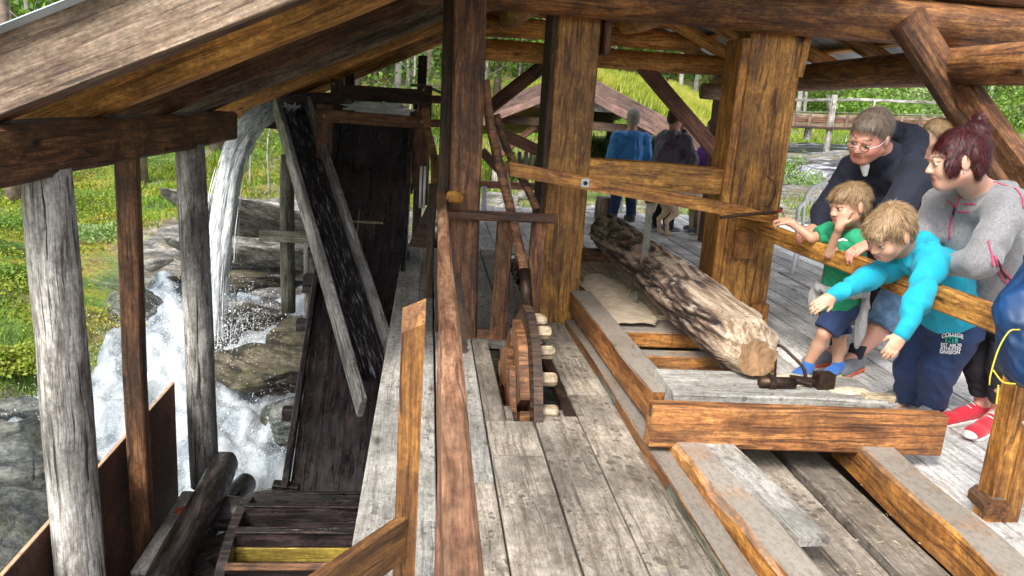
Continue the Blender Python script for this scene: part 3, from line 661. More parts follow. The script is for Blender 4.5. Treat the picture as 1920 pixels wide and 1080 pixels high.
def rockiness(x, y):
    # bare rock along the stream, under the fall and on the slabs behind the chutes
    d1 = np.hypot((x + 1.6) / 2.6, (y - 10.6) / 3.2); d2 = np.abs((y - 8.4) - (-(x + 2.5) * -.35)) / 1.6 + np.maximum(0, x + 1) * 0
    d3 = np.hypot((x - 8.6) / 3.8, (y - 17.5) / 7.5); d4 = np.hypot((x + 3.6) / 3.3, (y - 4.9) / 2.3); d5 = np.hypot((x - 1.5) / 2.0, (y - 12.8) / 1.8)
    d6 = np.where((y < 8.8) & (x > -3), .5, 3)
    r = 1.25 - np.minimum.reduce([d1, d3, d4, d5, d6]) + vnoise(x, y, .6, 3) * .45 + vnoise(x, y, .22, 8, 2) * .35
    return np.clip(r * 2.2, 0, 1)
def height(x, y):
    r = rockiness(x, y); near = np.clip((40 - y) / 30, 0, 1)
    h = base_h(x, y) + vnoise(x, y, .35, 1) * .35 * np.clip((y - 8) / 8, 0, 1) + vnoise(x, y, 1.3, 2) * .09 + vnoise(x, y, 4, 4) * .03 * near
    st = vnoise(x * .6, y * 1.5, .9, 5, 3); q = h * 5 + st * 1.6; step = (np.floor(q) + np.clip((q - np.floor(q)) * 3, 0, 1)) / 5 - st * .32
    return h * (1 - .7 * r) + step * .7 * r
def spaced(lo, dl, d0, d1, dh, dense, coarse):
    a = [d0]; s = dense
    while a[-1] < d1: a.append(a[-1] + dense)
    s = dense; b = []; v = a[-1]
    while v < dh: s = min(coarse, s * 1.06); v += s; b.append(v)
    s = dense; c = []; v = d0
    while v > lo: s = min(coarse, s * 1.06); v -= s; c.append(v)
    return np.array(c[::-1] + a + b)
xs = spaced(-70, 0, -9.5, 1.5, 75, .085, 1.5); ys = spaced(-8, 0, 3.0, 15.5, 95, .085, 1.5)
GX, GY = np.meshgrid(xs, ys, indexing='ij'); HZ = height(GX, GY); RK = rockiness(GX, GY)
nx, ny = GX.shape; idx = np.arange(nx * ny).reshape(nx, ny)
F4 = np.stack([idx[:-1, :-1], idx[1:, :-1], idx[1:, 1:], idx[:-1, 1:]], -1).reshape(-1, 4)

def attr(me, name, vals):
    a = me.attributes.new(name, 'FLOAT', 'POINT'); a.data.foreach_set('value', np.asarray(vals, np.float32).ravel())
def groundmat():
    s = N('hillside_ground'); v = s.coord(rand=False); rk = s.n('Attribute', attribute_name='rock').outputs['Fac']
    moss = s.ramp(s.noise(v, .9, 5, .6, .5), [(.36, (.03, .07, .008)), (.45, (.09, .17, .012)), (.52, (.2, .22, .015)), (.58, (.24, .18, .03)), (.66, (.15, .1, .065))])
    lit = s.ramp(s.noise(v, .55, 5, .7), [(.5, 0.), (.62, 1.)])
    g = s.mix(lit, moss, s.ramp(s.noise(v, 14, 5, .8), [(.4, (.09, .06, .045)), (.55, (.27, .21, .17)), (.62, (.09, .12, .03))]))
    g = s.mix(.8, g, s.ramp(s.noise(v, 22, 5, .8), [(.4, .35), (.6, 1.5)]), 'MULTIPLY')
    st = s.n('Mapping', {'Vector': v, 'Scale': (.5, .8, 5), 'Rotation': (.1, .15, 0)}).outputs[0]
    r = s.ramp(s.noise(st, 2.2, 8, .68, 1.2), [(.36, (.02, .02, .022)), (.46, (.1, .1, .1)), (.54, (.2, .195, .18)), (.63, (.4, .38, .35))])
    och = s.ramp(s.noise(v, 1.7, 5, .6), [(.5, 0.), (.68, .8)]); r = s.mix(och, r, (.2, .15, .06))
    r = s.mix(.6, r, s.ramp(s.noise(v, 17, 6, .75), [(.4, .4), (.6, 1.4)]), 'MULTIPLY')
    wz = s.n('SeparateXYZ', {0: s.n('NewGeometry').outputs['Position']}).outputs['Z']
    s.set(Base_Color=s.mix(rk, g, r), Roughness=s.n('MapRange', {'Value': wz, 'From Min': -1.6, 'From Max': -.9, 'To Min': .3, 'To Max': .85}).outputs[0])
    s.bump(s.noise(st, 5, 8, .75), .9, .06); return s.m
M['ground'] = groundmat()
go = mesh_obj('hillside', np.stack([GX, GY, HZ], -1).reshape(-1, 3), F4, 'ground', smooth=True); go['kind'] = 'structure'; attr(go.data, 'rock', RK)

def hit(px, py):
    """where a sight line meets the hillside"""
    r = ray(px, py); Ys = np.linspace(6, 60, 1400); P = np.array(CAM)[None] + np.array(r)[None] * (Ys / r.y)[:, None]
    d = P[:, 2] - height(P[:, 0], P[:, 1]); k = np.argmax(d < 0); return V3(P[k])
# ------------------------------------------------------------------ rocks
def rockmat(name, a, b, c, wet=.8, moss=.5):
    s = N(name); v = s.coord(); st = s.n('Mapping', {'Vector': v, 'Scale': (.8, 1.1, 4.5), 'Rotation': (.15, .25, .3)}).outputs[0]
    col = s.ramp(s.noise(st, 2, 8, .7, 1.0), [(.38, a), (.49, b), (.62, c)])
    mo = s.ramp(s.noise(v, 2.2, 5, .65), [(.5, 0.), (.57, moss)]); col = s.mix(mo, col, (.1, .105, .03))
    crk = s.ramp(s.n('TexVoronoi', {'Vector': s.n('VectorMath', {0: st, 1: s.n('VectorMath', {0: (1.2, 1.2, 1.2), 1: s.noise(v, 2.2, 6, .7)}, operation='MULTIPLY').outputs[0]}, operation='ADD').outputs[0], 'Scale': 2.6}, feature='DISTANCE_TO_EDGE').outputs['Distance'], [(.0, .1), (.02, .6), (.05, 1.)])
    col = s.mix(.85, col, crk, 'MULTIPLY'); col = s.mix(.6, col, s.ramp(s.noise(v, 13, 7, .8), [(.41, .25), (.59, 1.5)]), 'MULTIPLY')
    s.set(Base_Color=col, Roughness=wet); s.bump(s.noise(st, 5, 9, .8), 1.0, .07); return s.m
M['rock'] = rockmat('grey_green_rock', (.03, .035, .035), (.12, .135, .125), (.3, .31, .28), .55, .4)
M['slab'] = rockmat('pale_layered_rock', (.08, .075, .07), (.26, .25, .23), (.5, .48, .44), .8, .15)
M['ochre'] = rockmat('wet_ochre_rock', (.025, .023, .02), (.1, .085, .055), (.27, .235, .16), .28, .35)
def rock(name, c, size, mat, label, rzz=0.0, seed=0, sub=4, group=None, tilt=(0, 0)):
    bm = bmesh.new(); bmesh.ops.create_icosphere(bm, subdivisions=sub, radius=1); rr = random.Random(seed)
    pl = [(V3((rr.uniform(-1, 1), rr.uniform(-1, 1), rr.uniform(-.6, 1))).normalized(), rr.uniform(.55, .85)) for _ in range(13)]
    for v in bm.verts:
        p = v.co.copy()
        for n_, d_ in pl:
            k = p.dot(n_) - d_
            if k > 0: p -= n_ * k * .9
        lay = .05 * mnoise.noise(V3((p.x, p.y, p.z * 6)) * 1.2 + V3((seed, 0, 0)))
        p += p.normalized() * (lay + .1 * mnoise.fractal(p * 2 + V3((seed, 3, 1)), .65, 2.3, 7))
        v.co = V3((p.x * size[0], p.y * size[1], p.z * size[2]))
    me = bpy.data.meshes.new(name); bm.to_mesh(me); bm.free(); me.materials.append(M[mat]); me.polygons.foreach_set('use_smooth', [True] * len(me.polygons))
    o = bpy.data.objects.new(name, me); link(o, None, Matrix.Translation(c) @ Matrix.Rotation(rzz, 4, 'Z') @ Matrix.Rotation(tilt[0], 4, 'X') @ Matrix.Rotation(tilt[1], 4, 'Y'))
    return tag(o, label, 'rock', group)
rock('boulder', at(20, 960, 6.2), (.95, .8, .75), 'rock', 'big cracked grey green boulder in the lower left corner by the water', .4, 3, 5)
rock('boulder', at(60, 880, 7.0), (.5, .5, .22), 'rock', 'flat wet grey rock just above the big corner boulder', .2, 5)
rock('boulder', at(-60, 1060, 5.2), (.9, .7, .5), 'rock', 'dark rock at the very bottom of the left edge', .2, 9)
rock('boulder', hit(15, 765), (.45, .2, .14), 'rock', 'dark earthy ledge rock under the tufted bank at the left edge', .1, 12)
rock('rock', at(505, 690, 8.2), (.9, .5, .27), 'ochre', 'wet ochre rock washed by the rapids beside the grey post', .2, 14, 5, tilt=(.2, .1))
rock('rock', at(420, 665, 8.9), (.45, .5, .42), 'rock', 'dark wet rock right under the foot of the waterfall', .9, 15, 5)
rock('rock', at(550, 640, 8.5), (.4, .4, .3), 'ochre', 'small wet brown rock upstream of the flat ochre rock beside the chute', .5, 44, 4)
rock('rock', at(470, 600, 9.3), (.6, .35, .2), 'ochre', 'wet brown ledge rock right behind the foot of the fall', .3, 45, 4)
rock('rock', at(545, 790, 7.6), (.42, .4, .24), 'rock', 'dark rock in the white rapids next to the chute foot', .2, 16)
rock('rock', hit(250, 575), (.4, .45, .35), 'rock', 'dark rock with hanging moss at the edge of the bank left of the fall', .2, 17)
rock('rock_slab', at(520, 420, 11.8), (1.7, 1.4, .22), 'slab', 'pale layered slab of rock behind the mossy trestle, upper one', .2, 21, 5, tilt=(-.35, .25))
rock('rock_slab', at(520, 482, 11.0), (1.5, .9, .24), 'slab', 'grey layered slab of rock behind the mossy trestle, middle one', .3, 22, 5, tilt=(-.4, .18))
rock('rock_slab', at(500, 535, 10.4), (1.3, .6, .18), 'ochre', 'ochre banded slab of rock just above the rapids', .3, 23, 5, tilt=(-.35, .1))
rock('rock', hit(290, 495), (.28, .2, .12), 'slab', 'small pale stone on the mossy bank between the left posts', .3, 24, 3)
for i, (px, py, Y, sz) in enumerate(((925, 420, 13, .35), (955, 400, 13.5, .4), (990, 410, 13, .3), (935, 385, 14.5, .5), (985, 380, 14.5, .4))):
    rock('stone', hit(px, py - 10), (sz, sz * .7, sz * .4), 'slab', ('leftmost pale stone', 'second pale stone from the left', 'rightmost lower pale stone', 'higher broad pale stone at left', 'higher broad pale stone at right')[i] + ' seen between the two thick posts', i, 30 + i, 3, group='pale stones behind the deck')

# ------------------------------------------------------------------ water
def wlevel(x, y):
    return np.interp(y, [2, 4, 5.5, 7, 8.2, 9.2, 10.5], [-2.7, -2.52, -2.28, -1.98, -1.66, -1.33, -1.0]) + np.minimum(0, (x + 3)) * .03
def watermat():
    s = N('white_water'); v = s.coord(rand=False); fl_ = s.n('Mapping', {'Vector': v, 'Scale': (1.0, .45, 1), 'Rotation': (0, 0, .5)}).outputs[0]
    foam = s.n('Attribute', attribute_name='foam').outputs['Fac']
    n1 = s.noise(fl_, 3.2, 9, .72, .8); k = s.n('Math', {0: n1, 1: foam}, operation='ADD').outputs[0]
    c = s.ramp(k, [(.38, (.012, .017, .018)), (.5, (.07, .09, .105)), (.6, (.2, .24, .27)), (.74, (.38, .42, .45)), (.95, (.58, .61, .63))])
    s.set(Base_Color=c, Roughness=s.ramp(k, [(.45, .08), (.75, .55)]), Specular_IOR_Level=.5, Subsurface_Weight=.0)
    s.bump(s.noise(fl_, 9, 8, .75), .8, .05); return s.m
M['foamwater'] = watermat()
wx = np.arange(-9.5, .25, .045); wy = np.arange(2.2, 10.6, .045); WXg, WYg = np.meshgrid(wx, wy, indexing='ij')
turb = np.clip(1.25 - np.hypot((WXg + 2.1) / 3.3, (WYg - 7.8) / 2.6), 0, 1)
ch = np.abs(vnoise(WXg + WYg * .4, WYg * .55, 1.4, 11, 5)); ch2 = np.abs(vnoise(WXg, WYg * .6, 4.5, 12, 4)); ch3 = vnoise(WXg, WYg, 11, 13, 2)
WZ = wlevel(WXg, WYg) + (.03 + .28 * turb) * (.6 - ch * 1.7) + (.015 + .12 * turb) * (.4 - ch2) + turb * .045 * ch3
FO = -.03 + .24 * turb + .75 * (.3 - ch) * (turb + .35) - .1 * ch2 + .12 * np.clip(1.1 - np.hypot((WXg + 4.2) / 2.6, (WYg - 6.6) / 2.4), 0, 1) * 2
FO = np.clip(FO, -.1, .24)
i2 = np.arange(WXg.size).reshape(WXg.shape); FW = np.stack([i2[:-1, :-1], i2[1:, :-1], i2[1:, 1:], i2[:-1, 1:]], -1).reshape(-1, 4)
rocks_below = height(WXg, WYg); keep = ((WZ - rocks_below)[:-1, :-1] > -.25).ravel() & ~((WXg < -3.5) & (WYg > 8.3))[:-1, :-1].ravel() & ~((WXg < -4.4) & (WYg > 7.2))[:-1, :-1].ravel(); FW = FW[keep]
used, inv = np.unique(FW, return_inverse=True); VW = np.stack([WXg, WYg, WZ], -1).reshape(-1, 3)[used]
wo = mesh_obj('water', VW, inv.reshape(-1, 4), 'foamwater', smooth=True); wo['kind'] = 'structure'; attr(wo.data, 'foam', FO.reshape(-1)[used])
# rear stream beyond the deck on the right
def flatwater():
    s = N('stream_water'); v = s.coord(rand=False); v2 = s.n('Mapping', {'Vector': v, 'Scale': (.6, 1.2, 1), 'Rotation': (0, 0, .3)}).outputs[0]
    n1 = s.noise(v2, 2.2, 8, .7, .6)
    s.set(Base_Color=s.ramp(n1, [(.42, (.02, .018, .02)), (.49, (.07, .065, .08)), (.56, (.2, .2, .24)), (.64, (.6, .63, .66))]), Roughness=.25); s.bump(s.noise(v2, 6, 7, .7), .7, .05); return s.m
M['stream'] = flatwater()

# falling jet: a hollow sheet with lengthwise streaks and many thin strands
def fallmat():
    s = N('falling_water'); u = s.n('Attribute', attribute_name='u').outputs['Fac']; t = s.n('Attribute', attribute_name='t').outputs['Fac']
    v = s.n('CombineXYZ', {0: u, 1: t, 2: 0.0}).outputs[0]; m_ = s.n('Mapping', {'Vector': v, 'Scale': (30, 9, 1)}).outputs[0]; m2 = s.n('Mapping', {'Vector': v, 'Scale': (90, 22, 1)}).outputs[0]
    n1 = s.noise(m_, 1, 6, .7, .3); n2 = s.noise(m2, 1, 4, .7)
    k = s.n('Math', {0: n1, 1: s.n('Math', {0: n2, 1: .5}, operation='MULTIPLY').outputs[0]}, operation='ADD').outputs[0]
    s.set(Base_Color=s.ramp(k, [(.5, (.33, .38, .4)), (.72, (.66, .7, .72)), (.92, (.88, .9, .91))]), Roughness=.22, Specular_IOR_Level=.5)
    al = s.ramp(k, [(.5, .12), (.84, .95)]); s.set(Alpha=al); s.bump(k, .8, .03); return s.m
M['fall'] = fallmat(); M['drop'] = plain('water_spray', (.8, .83, .85), .25, var=.1)
FP = [at(x, y, Y) for x, y, Y in ((528, 197, 9.1), (506, 207, 8.95), (478, 228, 8.85), (454, 265, 8.8), (434, 320, 8.75), (418, 400, 8.72), (407, 500, 8.7), (402, 590, 8.7), (398, 660, 8.7))]
FS = spline(FP, 8); nS = len(FS); nu = 40
def jet(r0, r1, seed, squash, wob):
    V, U, T, F = [], [], [], []
    for i, p in enumerate(FS):
        t = i / (nS - 1); d = (FS[min(i + 1, nS - 1)] - FS[max(i - 1, 0)]).normalized(); sd_ = V3((0, 1, 0)); up = sd_.cross(d).normalized()
        R = r0 + (r1 - r0) * t ** .7
        for j in range(nu):
            q = 2 * math.pi * j / nu; w_ = 1 + wob * mnoise.noise((math.cos(q) * 2.5, math.sin(q) * 2.5, t * 4 + seed)) + wob * .7 * mnoise.noise((math.cos(q) * 6, math.sin(q) * 6, t * 9 + seed))
            V.append(p + sd_ * (math.cos(q) * R * w_ * squash) + up * (math.sin(q) * R * w_)); U.append(j / nu); T.append(t * 2)
    for i in range(nS - 1):
        for j in range(nu): F.append((i * nu + j, i * nu + (j + 1) % nu, (i + 1) * nu + (j + 1) % nu, (i + 1) * nu + j))
    return V, U, T, F
wf = thing('waterfall', 'arching white jet of water pouring from the flume end to the rapids', 'waterfall', FP[0])
for r0, r1, sd_, sq, wb, nm in ((.09, .135, 0, .9, .4, 'jet'), (.055, .09, 7, .9, .6, 'inner_jet')):
    V, U, T, F = jet(r0, r1, sd_, sq, wb); o = mesh_obj(nm, V, F, 'fall', wf, None, True); attr(o.data, 'u', U); attr(o.data, 't', T)
sv, sf_ = [], []
for k in range(900):        # strands torn off the jet
    q = random.random() * 2 * math.pi; rr_ = random.uniform(.5, 1.15); i0 = random.randrange(0, nS - 6); ln = random.randrange(3, 9); r_ = random.uniform(.0015, .0045)
    for i in range(i0, min(nS, i0 + ln)):
        t = i / (nS - 1); R = (.08 + .06 * t ** .7) * rr_ * (1 + .4 * t * (rr_ > 1)); d = (FS[min(i + 1, nS - 1)] - FS[max(i - 1, 0)]).normalized(); sd_ = V3((0, 1, 0)); up = sd_.cross(d).normalized()
        c = FS[i] + sd_ * math.cos(q) * R + up * math.sin(q) * R; w_ = r_ * math.sin(math.pi * (i - i0 + .5) / ln)
        sv += [c + up * w_, c + sd_ * w_ - up * w_ * .5, c - sd_ * w_ - up * w_ * .5]
        if i > i0:
            o = len(sv) - 6
            for j in range(3): sf_.append((o + j, o + (j + 1) % 3, o + 3 + (j + 1) % 3, o + 3 + j))
tag(mesh_obj('strand', sv, sf_, 'drop', wf), kind='stuff')
# spray drops, one object
def octas(C, R):
    n_ = len(C); base = np.array([(1, 0, 0), (-1, 0, 0), (0, 1, 0), (0, -1, 0), (0, 0, 1), (0, 0, -1)], float)
    V = C[:, None, :] + base[None] * R[:, None, None] * np.array([1, 1, 1.8]); f = np.array([(0, 2, 4), (2, 1, 4), (1, 3, 4), (3, 0, 4), (2, 0, 5), (1, 2, 5), (3, 1, 5), (0, 3, 5)])
    return V.reshape(-1, 3), (f[None] + (np.arange(n_) * 6)[:, None, None]).reshape(-1, 3)
foot = np.array(FP[-1]); n_ = 9000
C = foot + rng.normal(0, 1, (n_, 3)) * np.array([.33, .35, .3]) + np.array([.1, -.1, .2]); C = C[C[:, 2] > -1.5]
C2 = np.stack([rng.uniform(-4.5, -.9, 9000), rng.uniform(6.2, 9.0, 9000), np.zeros(9000)], -1); C2[:, 2] = wlevel(C2[:, 0], C2[:, 1]) + np.abs(rng.normal(0, .16, 9000)) + .08
C = np.r_[C, C2]; V, F = octas(C, rng.uniform(.0015, .0048, len(C)) * (1 + (rng.random(len(C)) > .96) * 1.0))
tag(mesh_obj('spray', V, F, 'drop'), 'white spray of droplets thrown up round the foot of the waterfall', 'spray', kind='stuff')
# small water curls at the trough mouths
for c, rr_, lab in ((at(545, 212, 8.85), (.1, .12, .08), 'foaming water spilling into the top of the narrow chute'), (at(715, 205, 8.75), (.3, .1, .06), 'foaming water at the lip of the wide chute')):
    bm = bmesh.new(); bmesh.ops.create_icosphere(bm, subdivisions=4, radius=1)
    for v in bm.verts:
        p = v.co; k = 1 + .7 * mnoise.fractal(p * 3 + c, .7, 2.3, 4); v.co = V3((p.x * rr_[0], p.y * rr_[1], p.z * rr_[2])) * k
    me = bpy.data.meshes.new('foam'); bm.to_mesh(me); bm.free(); me.materials.append(M['drop']); tag(link(bpy.data.objects.new('foam', me), None, Matrix.Translation(c)), lab, 'foam', kind='stuff')
# a film of water running down the narrow chute
sa_, sb_ = V3((-1.46, 8.8, 1.26)), V3((-.335, 5.75, -.63)); fr_ = frame(sa_, sb_); L = (sb_ - sa_).length
nn_ = 60; fv = []; ff = []
for i in range(nn_ + 1):
    for j in range(13):
        t, u_ = i / nn_, j / 12; p = (V3((-1.46, 8.8, 1.26))).lerp(V3((-.335, 5.75, -.63)), t)
        fv.append((t * L, (u_ - .5) * .27, .022 + .012 * mnoise.noise((u_ * 8, t * 30, 0))))
for i in range(nn_):
    for j in range(12): o = i * 13 + j; ff.append((o, o + 1, o + 14, o + 13))
def filmmat():
    s = N('running_film'); v = s.coord((5, 60, 14), False); k = s.noise(v, 1, 7, .75)
    s.set(Base_Color=s.ramp(k, [(.48, (.012, .01, .012)), (.56, (.07, .06, .07)), (.66, (.5, .52, .55))]), Roughness=.12); s.bump(k, .6, .02); return s.m
M['film'] = filmmat(); mesh_obj('water_film', fv, ff, 'film', sc, fr_)

# ------------------------------------------------------------------ leaves and grass
def leafmat(name, lo, hi, third=None, rough=.55, trans=.35):
    s = N(name); t = s.n('Attribute', attribute_name='tint').outputs['Fac']
    c = s.ramp(t, [(0, lo), (.6, hi), (1, third or hi)]); s.set(Base_Color=c, Roughness=rough)
    tr_ = s.n('BsdfTranslucent', {'Color': c}).outputs[0]; mx = s.n('MixShader', {0: trans, 1: s.b.outputs[0], 2: tr_}).outputs[0]
    s.t.links.new(mx, s.out.inputs['Surface']); return s.m
M['birchleaf'] = leafmat('birch_leaves', (.03, .09, .01), (.12, .24, .025), (.24, .37, .06))
M['darkleaf'] = leafmat('spruce_needles', (.02, .05, .012), (.06, .12, .02), (.1, .17, .03))
M['shrubleaf'] = leafmat('willow_leaves', (.08, .17, .04), (.2, .33, .09), (.34, .44, .2))
M['grass'] = leafmat('meadow_grass', (.08, .18, .01), (.2, .32, .022), (.38, .37, .06))
M['turfgrass'] = leafmat('yellow_turf_grass', (.16, .24, .02), (.38, .40, .04), (.55, .48, .16))
M['mosspad'] = leafmat('moss_cushion', (.07, .13, .01), (.2, .24, .015), (.34, .27, .03), .9, .1)
M['birchbark'] = plain('birch_bark', (.27, .255, .235), .8, var=.5, scale=5, bump=.3)
M['pinebark'] = plain('pine_bark', (.2, .15, .125), .9, var=.45, scale=7, bump=.5)
def quads(C, size, tint, flat=0.0, aspect=.6):
    n_ = len(C); a = rng.normal(size=(n_, 3)); a[:, 2] *= (1 - flat); a /= np.linalg.norm(a, axis=1)[:, None]
    b = np.cross(a, rng.normal(size=(n_, 3))); b /= np.linalg.norm(b, axis=1)[:, None]; s_ = np.asarray(size).reshape(-1, 1) * np.ones((n_, 1))
    V = np.stack([C - a * s_, C + b * s_ * aspect, C + a * s_, C - b * s_ * aspect], 1).reshape(-1, 3)
    return V, np.arange(n_ * 4).reshape(-1, 4), np.repeat(tint, 4)
def leaf_obj(name, C, size, tint, mat, parent=None, world=None, flat=0.0):
    V, F, T = quads(C, size, tint, flat); me = bpy.data.meshes.new(name); fast_mesh(me, V, F); attr(me, 'tint', T); me.materials.append(M[mat])
    return link(bpy.data.objects.new(name, me), parent, world)
def blades(P, hgt, wid, tint, lean=.35):
    n_ = len(P); q = rng.uniform(0, 2 * np.pi, n_); w_ = np.stack([np.cos(q), np.sin(q), 0 * q], -1) * wid[:, None]; l = rng.normal(0, lean, (n_, 2)) * hgt[:, None]
    tip = P + np.c_[l, hgt]; V = np.stack([P - w_, P + w_, tip], 1).reshape(-1, 3)
    return V, np.arange(n_ * 3).reshape(-1, 3), np.repeat(tint, 3)
def grass_obj(name, P, h, mat, tint, parent=None, wid=.006, lean=.35):
    V, F, T = blades(P, h, np.full(len(P), wid) * (1 + P[:, 1] * .05), tint, lean); me = bpy.data.meshes.new(name); fast_mesh(me, V, F); attr(me, 'tint', T); me.materials.append(M[mat])
    return link(bpy.data.objects.new(name, me), parent)
def scatter(n, x0, x1, y0, y1, dens):
    x = rng.uniform(x0, x1, n); y = y0 + (y1 - y0) * rng.random(n) ** 1.35; k = rng.random(n) < dens(x, y); x, y = x[k], y[k]
    return np.stack([x, y, height(x, y) - .01], -1)
P = scatter(150000, -16, -1.5, 7.5, 26, lambda x, y: (1 - rockiness(x, y)) * np.clip(.35 + 1.6 * vnoise(x, y, .6, 21, 3), .04, 1) * (height(x, y) > wlevel(x, y) + .12))
tag(grass_obj('bank_grass', P, rng.uniform(.03, .12, len(P)), 'grass', np.clip(.4 + .6 * vnoise(P[:, 0], P[:, 1], .5, 22) + rng.normal(0, .15, len(P)), 0, 1)), 'short green and yellow grass on the mossy bank left of the stream', 'grass', kind='stuff')
P = scatter(130000, -6, 26, 12.0, 40, lambda x, y: (1 - rockiness(x, y)) * np.clip(.6 + 1.2 * vnoise(x, y, .4, 23, 3), .1, 1) * ~((x > .3) & (x < 9) & (y < 12.5)))
tag(grass_obj('meadow_grass', P, rng.uniform(.06, .22, len(P)), 'grass', np.clip(.35 + .5 * vnoise(P[:, 0], P[:, 1], .3, 24) + rng.normal(0, .15, len(P)), 0, 1), wid=.012), 'bright meadow grass on the slope behind the sawmill', 'grass', kind='stuff')
# cushions of moss and low leafy plants on the left bank
C = []; T = []
for i in range(900):
    x, y = random.uniform(-15, -2.6), 8.6 + 15 * random.random() ** 1.4
    if rockiness(np.array([x]), np.array([y]))[0] > .5: continue
    r_ = random.uniform(.1, .4); n_ = int(90 * r_ / .2); z = float(height(np.array([x]), np.array([y]))[0])
    if z < wlevel(x, y) + .1: continue
    p = rng.normal(0, 1, (n_, 3)) * [r_ * .6, r_ * .6, .035]; p[:, 2] = np.abs(p[:, 2]) + .01 + .1 * r_ * np.exp(-((p[:, 0] ** 2 + p[:, 1] ** 2) / r_ ** 2)); C.append(p + [x, y, z]); T.append(np.full(n_, random.random()) * .7 + rng.random(n_) * .3)
C = np.concatenate(C); T = np.concatenate(T)
tag(leaf_obj('moss_and_heath', C, rng.uniform(.012, .03, len(C)), T, 'mosspad'), 'yellow green cushions of moss and heath on the left bank', 'moss', kind='stuff')
def low_plant(px, py, Y, r, h, mat, label, grp=None, n=1400, sz=.022):
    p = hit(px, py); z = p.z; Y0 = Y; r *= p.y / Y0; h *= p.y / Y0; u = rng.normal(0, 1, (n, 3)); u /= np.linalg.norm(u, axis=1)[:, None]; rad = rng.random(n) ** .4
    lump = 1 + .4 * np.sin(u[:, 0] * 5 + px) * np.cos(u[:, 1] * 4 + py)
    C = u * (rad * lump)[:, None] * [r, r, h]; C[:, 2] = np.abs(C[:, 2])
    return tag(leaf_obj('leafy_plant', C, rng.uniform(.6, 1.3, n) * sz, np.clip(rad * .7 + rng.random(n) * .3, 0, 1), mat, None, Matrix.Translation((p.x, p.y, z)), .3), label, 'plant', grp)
low_plant(175, 445, 13.5, .55, .22, 'shrubleaf', 'pale green leafy ground plant left of the brown post, nearest the round post')
low_plant(20, 425, 14.5, .8, .3, 'birchleaf', 'bright green bilberry patch at the left edge of the bank')
low_plant(30, 520, 11.5, .5, .2, 'birchleaf', 'green leafy clump low on the left bank')
low_plant(170, 330, 20, 1.2, .5, 'birchleaf', 'green bush on the upper bank behind the round grey post')
low_plant(250, 310, 22, 1.0, .5, 'shrubleaf', 'pale bush on the upper bank beside the brown post')
low_plant(18, 690, 9.2, .35, .28, 'grass', 'tussock of long grass hanging over the dark ledge at the left edge', n=2600, sz=.022)
low_plant(1500, 345, 15.5, .55, .3, 'shrubleaf', 'light green bush on the rock right of the thick right upright')
low_plant(1480, 325, 16.5, .5, .4, 'birchleaf', 'small green clump behind the light green bush')
for i, (px, py, Y, r_) in enumerate(((1640, 240, 26, 1.6), (1750, 235, 24, 1.9), (1850, 200, 27, 2.4), (1900, 240, 22, 1.6), (1600, 215, 32, 2.0), (1500, 205, 32, 1.8))):
    low_plant(px, py, Y, r_, r_ * .85, 'shrubleaf' if i in (1, 2) else 'birchleaf', ('green bush just right of the man in navy', 'pale willow bush above the woman behind', 'big pale willow bush behind the timber brace', 'bush at the right edge behind the brace', 'farther bush behind the flume bridge', 'leftmost far bush beyond the flume bridge')[i], 'bushes on the far bank', 2600, .07)

# trees: four kinds, then copies
def make_tree(kind, seed):
    rr = random.Random(seed); H = {'birch': 9, 'pine': 15, 'spruce': 11, 'sapling': 4.5}[kind]; r0 = {'birch': .09, 'pine': .19, 'spruce': .14, 'sapling': .035}[kind]
    pts = [V3((.15 * math.sin(i * .9 + seed) * i / 8, .12 * math.cos(i * .7 + seed) * i / 8, H * i / 10)) for i in range(11)]
    rings_parts = []
    def tb(P, R, n=7):
        rings = []
        for i, p in enumerate(P):
            d = (P[min(i + 1, len(P) - 1)] - P[max(i - 1, 0)]).normalized(); u = V3((1, 0, 0)) if abs(d.x) < .8 else V3((0, 1, 0)); s_ = d.cross(u).normalized(); u = s_.cross(d)
            rings.append([p + (s_ * math.cos(2 * math.pi * j / n) + u * math.sin(2 * math.pi * j / n)) * R[i] for j in range(n)])
        rings_parts.append(sweep(rings))
    tb(pts, [r0 * (1 - .8 * i / 10) + (.06 if i == 0 else 0) * (r0 * 5) for i in range(11)], 9)
    C, T = [], []
    nb = {'birch': 26, 'pine': 20, 'spruce': 46, 'sapling': 16}[kind]; lo = {'birch': .22, 'pine': .45, 'spruce': .12, 'sapling': .2}[kind]
    for b_ in range(nb):
        t = lo + (1 - lo) * (b_ + rr.random()) / nb; q = rr.random() * 6.28; base = pts[int(t * 9.99)].lerp(pts[min(10, int(t * 9.99) + 1)], t * 9.99 % 1)
        ln = {'birch': 1.7 * (1.1 - t) + .5, 'pine': 1.9 * (1.15 - t) + .4, 'spruce': 2.0 * (1.05 - t) + .15, 'sapling': .9 * (1.1 - t) + .2}[kind]; rise = {'birch': .55, 'pine': .15, 'spruce': -.25, 'sapling': .7}[kind]
        tip = base + V3((math.cos(q) * ln, math.sin(q) * ln, ln * rise)); tb([base, base.lerp(tip, .5) + V3((0, 0, .05 * ln)), tip], [r0 * .25, r0 * .15, r0 * .05], 4)
        k = {'birch': 95, 'pine': 80, 'spruce': 75, 'sapling': 45}[kind]
        tt = rng.random(k) ** .7; p = np.array(base)[None] * (1 - tt[:, None]) + np.array(tip)[None] * tt[:, None] + rng.normal(0, 1, (k, 3)) * np.array([.26, .26, .2 if kind != 'spruce' else .1]) * (ln * .5 + .25)
        C.append(p); T.append(np.clip(.15 + .5 * rr.random() + .35 * rng.random(k), 0, 1))
    return rings_parts, np.concatenate(C), np.concatenate(T)
protos = {}
